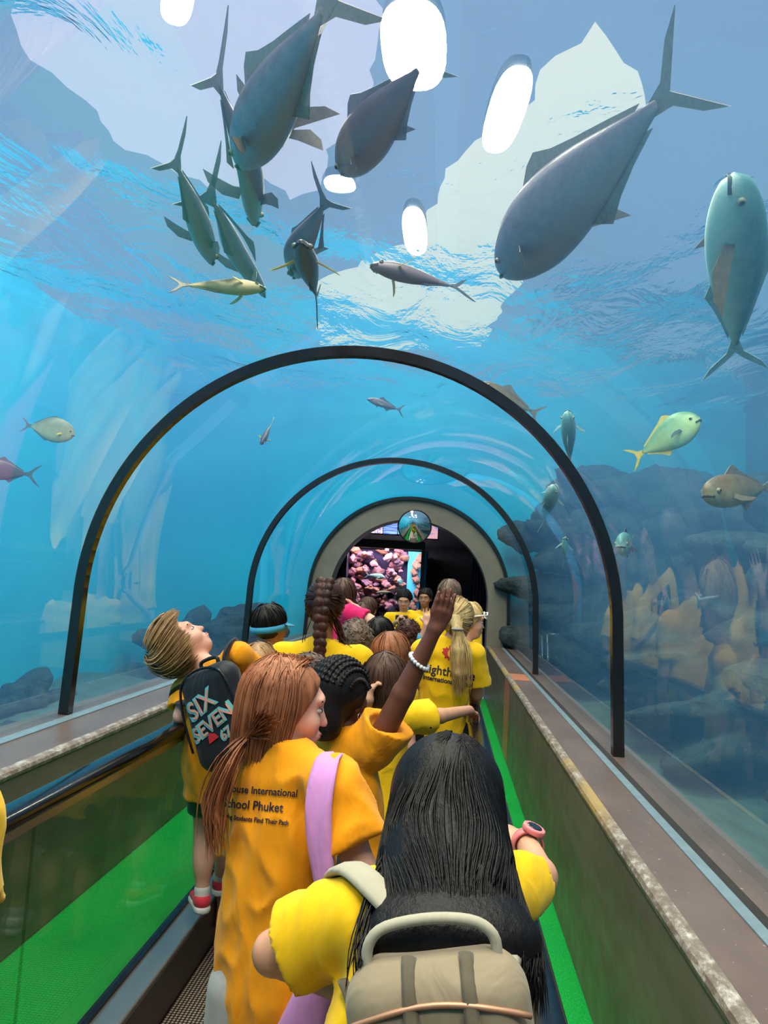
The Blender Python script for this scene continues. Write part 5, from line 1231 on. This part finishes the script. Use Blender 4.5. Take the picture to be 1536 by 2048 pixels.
fish('pale teal fish rising nose up at the right edge with one long fin', at(1468, 345, 2.35), at(1470, 690, 2.9), .105, .085, 'pale', 'pale', (.55, -.6, .4), .22, .7, .34, 'tan', group=SIDE, blunt=.45, dfin=.05)
fish('deep bodied grey fish with yellow chin at the far left', at(150, 868, 5.2), at(62, 852, 5.05), .100, .035, 'olive', 'grey', (0, 0, 1), .24, .4, .16, 'yellow', group=SIDE, peak=.45, blunt=.5, dfin=.05)
fish('grey fish cut by the left edge of the picture', at(-40, 935, 4.6), at(52, 948, 4.8), .075, .035, 'slate', 'grey', (.1, 0, 1), .35, .5, .16, group=SIDE)
fish('pale fish facing up just outside the near joint band on the right', at(1135, 822, 5.0), at(1140, 925, 5.3), .075, .055, 'pale', 'pale', (-.2, -.8, .3), .24, .6, .24, group=SIDE, blunt=.4)
fish('pale fish facing up just inside the near joint band on the right', at(1108, 970, 6.0), at(1090, 1040, 6.3), .085, .060, 'pale', 'pale', (-.2, -.8, .3), .24, .6, .24, group=SIDE, blunt=.4)
fish('green yellow fish tilted upward by the dark rocks', at(1400, 835, 4.2), at(1285, 905, 4.4), .105, .05, 'green', 'yellow', (-.25, .2, 1), .26, .4, .22, 'dark', group=SIDE, dfin=.10)
fish('small rounded pale fish facing the viewer near the right band', at(1240, 1090, 4.9), at(1262, 1088, 5.25), .085, .055, 'pale', 'grey', (0, 0, 1), .2, .4, .2, group=SIDE, blunt=.4)
fish('brown spotted fish with blunt head at the right edge', at(1408, 988, 3.5), at(1530, 975, 3.8), .085, .06, 'brown', 'tan', (0, 0, 1), .25, .3, .2, group=SIDE, blunt=.4)
fish('small silvery fish drifting above the second joint band', at(735, 798, 7.0), at(795, 818, 7.2), .040, .030, 'slim', 'grey', (0, 0, 1), .25, .5, .2, group=SIDE)
fish('small dark fish nose down left of the vault centre', at(522, 888, 7), at(541, 852, 7.2), .045, .035, 'slate', 'yellow', (.3, 0, .9), .25, .5, .2, group=SIDE)
fish('mottled brown fish half behind the near joint band', at(962, 766, 5.2), at(1062, 822, 5.4), .055, .04, 'brown', 'tan', (.4, 0, .9), .25, .4, .2, group=SIDE)
fish('small green fish low beside the far right panes', at(1131, 1075, 6.5), at(1128, 1112, 6.9), .05, .03, 'green', 'pale', (0, -.5, .8), .25, .5, .2, group=SIDE)
# ================================================================== far room: coral window, picture panels, mirror
def quad_pts(pix, Y): return [at(x, y, Y) for x, y in pix]
YW = 14.0
c4 = quad_pts([(697, 1090), (842, 1103), (838, 1235), (687, 1235)], YW); x0 = (c4[0][0]+c4[3][0])/2; x1 = (c4[1][0]+c4[2][0])/2; zt = (c4[0][2]+c4[1][2])/2; zb = zt-1.35
aq = empty('coral_window', ((x0+x1)/2, YW, zb), 'lit aquarium window with pink coral wall in the dark room beyond the portal', 'aquarium')
FRM = mat('window_frame_black', rgb(20, 18, 24), .4)
box('frame_bar', x0-.06, x1+.06, YW-.05, YW+.05, zt, zt+.16, FRM, aq); box('frame_bar', x0-.06, x1+.06, YW-.05, YW+.05, zb-.06, zb, FRM, aq); box('frame_bar', x0-.06, x0, YW-.05, YW+.05, zb, zt, FRM, aq); box('frame_bar', x1, x1+.06, YW-.05, YW+.05, zb, zt, FRM, aq)
PURP = mat('coral_back', rgb(58, 46, 78), .9, 0, .2, .3, 4); CYAN = mat('blue_back', rgb(90, 200, 240), .8, 0, .2, .1, 3)
box('back_panel', x0-.06, x1+.06, YW+.95, YW+1.0, zb, zt, PURP, aq); box('side_panel', x0-.10, x0-.06, YW+.05, YW+.95, zb, zt, PURP, aq); box('side_panel', x1+.06, x1+.10, YW+.05, YW+.95, zb, zt, CYAN, aq)
box('blue_panel', x1-.30, x1+.06, YW+.85, YW+.95, zb, zt, CYAN, aq); box('tank_base', x0-.06, x1+.06, YW+.05, YW+.95, zb-.05, zb, PURP, aq)
box('plinth', x0-.06, x1+.06, YW-.05, YW+1.0, 0, zb-.06, FRM, aq)
box('light_strip', x0, x1, YW+.10, YW+.50, zt+.10, zt+.13, emit('coral_lamp', (1.0, .93, 1.0, 1), 20.0), aq)
PINK = [rock_mat('coral_pink', rgb(196, 100, 124), rgb(250, 178, 190)), rock_mat('coral_orange', rgb(190, 108, 92), rgb(244, 172, 150)), rock_mat('coral_mauve', rgb(116, 84, 120), rgb(186, 140, 170))]
cm_ = []
for k in range(6):
    r2 = np.random.RandomState(40+k); bm = bmesh.new(); bmesh.ops.create_icosphere(bm, subdivisions=3, radius=1.0)
    K = r2.randn(7, 3)*2.4; ph = r2.rand(7)*6
    for v in bm.verts:
        q = np.array(v.co); s = 1+.17*sum(math.sin(K[i]@q*1.5+ph[i]) for i in range(7))/1.5; v.co = Vector(q*max(s, .4))
    me = bpy.data.meshes.new('coral'); bm.to_mesh(me); bm.free(); me.materials.append(PINK[k % 3]); me.shade_smooth(); cm_.append(me)
rr = random.Random(11)
for i in range(120):
    o = bpy.data.objects.new('coral', cm_[rr.choice((0, 0, 1, 2, 3, 3, 4, 5))]); COL.objects.link(o); z = zb+(zt-zb)*rr.random(); o.location = (rr.uniform(x0, x1-.36), YW+rr.uniform(.55, .9), z); s = rr.uniform(.035, .10); o.scale = (s*rr.uniform(1, 1.8), s, s*rr.uniform(.55, 1)); o.rotation_euler = (rr.uniform(-.5, .5), rr.uniform(-.5, .5), rr.uniform(0, 6)); o.parent = aq; o.matrix_parent_inverse = Matrix.Translation(-aq.location)
for i in range(9):
    o = bpy.data.objects.new('coral', cm_[1]); COL.objects.link(o); o.location = (x1-.10+rr.uniform(-.06, .06), YW+.80, zb+.1+i*.14); s = rr.uniform(.05, .09); o.scale = (s, s, s*1.4); o.parent = aq; o.matrix_parent_inverse = Matrix.Translation(-aq.location)
fish('pale fish in the middle of the coral window', at(770, 1155, 14.35), at(738, 1150, 14.35), .055, .03, 'pale', 'pale', (0, 0, 1), group='fish in the coral window')
fish('small pale fish at the right of the coral window', at(795, 1160, 14.4), at(805, 1166, 14.45), .05, .03, 'pale', 'pale', (0, 0, 1), group='fish in the coral window')
fish('tan fish low in the coral window', at(752, 1186, 14.3), at(782, 1184, 14.3), .038, .025, 'brown', 'tan', (0, 0, 1), group='fish in the coral window')
# lit picture panels
def panel_mat(name, stops, scale, stretch, st=1.0):
    a = NT(name); e = a.n('Emission'); n1 = a.noise(scale, 3, .6, stretch); r = a.ramp(n1.outputs[0], stops); a.l(r.outputs[0], e.inputs[0]); e.inputs[1].default_value = st; a.l(e.outputs[0], a.out.inputs['Surface']); a.m.cycles.emission_sampling = 'NONE'; return a.m
PA = (('white lit panel with violet drawings under the portal arch', (738, 1042, 765, 1067), panel_mat('panel_white', [(.45, rgb(236, 228, 240)), (.6, rgb(150, 120, 190))], 30, None)),
      ('blue lit text panel left of the round mirror', (768, 1037, 794, 1069), panel_mat('panel_blue', [(.45, rgb(70, 110, 210)), (.62, rgb(170, 200, 250))], 14, (.2, 1, 6))),
      ('narrow cyan lit panel half behind the round mirror', (797, 1040, 850, 1071), panel_mat('panel_cyan', [(.4, rgb(60, 160, 210)), (.6, rgb(150, 210, 236))], 10, None)),
      ('rose and blue lit panel right of the round mirror', (854, 1036, 875, 1078), panel_mat('panel_rose', [(.45, rgb(200, 150, 160)), (.6, rgb(90, 120, 180))], 8, (.4, 1, 2))))
for lab, (a0, b0, a1, b1_), m in PA:
    p0 = at(a0, b0, 13.2); p1 = at(a1, b1_, 13.2); t = empty('picture_panel', ((p0[0]+p1[0])/2, 13.2, p1[2]), lab, 'sign', 'lit panels under the portal arch')
    mesh('panel_face', [(p0[0], 13.19, p1[2]), (p1[0], 13.19, p1[2]), (p1[0], 13.19, p0[2]), (p0[0], 13.19, p0[2])], [(0, 1, 2, 3)], m, t); box('panel_case', p0[0]-.02, p1[0]+.02, 13.195, 13.26, p1[2]-.02, p0[2]+.02, FRM, t)
    tube('hanger', [A3((p0[0]+p1[0])/2, 13.23, p0[2]), A3((p0[0]+p1[0])/2, 13.23, 3.32)], .008, FRM, t, 6)
# convex mirror
mc = at(829.5, 1053, 10.72); mr = .243
mi = empty('convex_mirror', tuple(mc), 'round convex safety mirror hanging at the top of the portal', 'mirror')
a = NT('mirror_silver'); p_ = a.pbsdf(rgb(235, 238, 238), .03, 1.0)
V = [mc+A3(0, -.075, 0)]; F = []; nr, na = 8, 36; tdir = unit(A3(.1, -1, -.22)); tx = unit(np.cross(tdir, [0, 0, 1.0])); tz = np.cross(tx, tdir); V = [mc+tdir*.075]
for i in range(1, nr+1):
    r_i = mr*i/nr
    for k in range(na): t = 2*math.pi*k/na; V.append(mc+tx*math.cos(t)*r_i+tz*math.sin(t)*r_i+tdir*.075*(1-(i/nr)**2))
for k in range(na): F.append((0, 1+(k+1) % na, 1+k))
for i in range(nr-1):
    for k in range(na): b0 = 1+i*na; F.append((b0+k, b0+(k+1) % na, b0+na+(k+1) % na, b0+na+k))
mo = mesh('mirror_face', V, F, MATS['mirror_silver'], mi, True); bm = bmesh.new(); bm.from_mesh(mo.data); bmesh.ops.recalc_face_normals(bm, faces=bm.faces[:]); bm.to_mesh(mo.data); bm.free()
tube('mirror_rim', [mc+tx*math.cos(t)*mr+tz*math.sin(t)*mr for t in np.linspace(0, 2*math.pi, 37)], .010, FRM, mi, 6)
tube('mirror_bracket', [mc+A3(0, .02, .1), mc+A3(0, .25, .16)], .012, FRM, mi, 6)
V = [mc-tdir*.01]+[mc+tx*math.cos(2*math.pi*k/24)*mr+tz*math.sin(2*math.pi*k/24)*mr-tdir*.01 for k in range(24)]; mesh('mirror_back', V, [(0, 1+k, 1+(k+1) % 24) for k in range(24)], FRM, mi)
# steel railing by the exit
rl = empty('exit_railing', (1.02, 10.6, 0), 'short chrome railing beside the right low wall at the portal', 'railing'); CHR = mat('chrome', rgb(220, 222, 225), .12, 1.0)
for y in (10.3, 10.9): tube('post', [A3(1.02, y, 0), A3(1.02, y, 1.0)], .02, CHR, rl, 10)
for z in (1.0, .55): tube('rail', [A3(.86, 10.28, z), A3(1.02, 10.3, z), A3(1.02, 10.9, z)], .02, CHR, rl, 10)
for i, x in enumerate((1.0, 1.35, 1.7)):
    V = []; F = []; n = 24
    for k in range(n+1): X = x+.33*k/n; yy = 12.6+.03*math.sin(k*1.6); V += [(X, yy, .02), (X, yy, 3.2), (X, yy+.02, 3.2), (X, yy+.02, .02)]
    for k in range(n):
        for q in range(4): F.append((4*k+q, 4*k+(q+1) % 4, 4*k+4+(q+1) % 4, 4*k+4+q))
    o = mesh('curtain', V, F, mat('navy_curtain', rgb(22, 24, 44), .8), None, True); tag(o, ('dark navy curtain panel nearest the portal opening', 'middle dark navy curtain panel in the far room', 'dark navy curtain panel farthest to the right in the far room')[i], 'curtain', 'curtains in the far room')
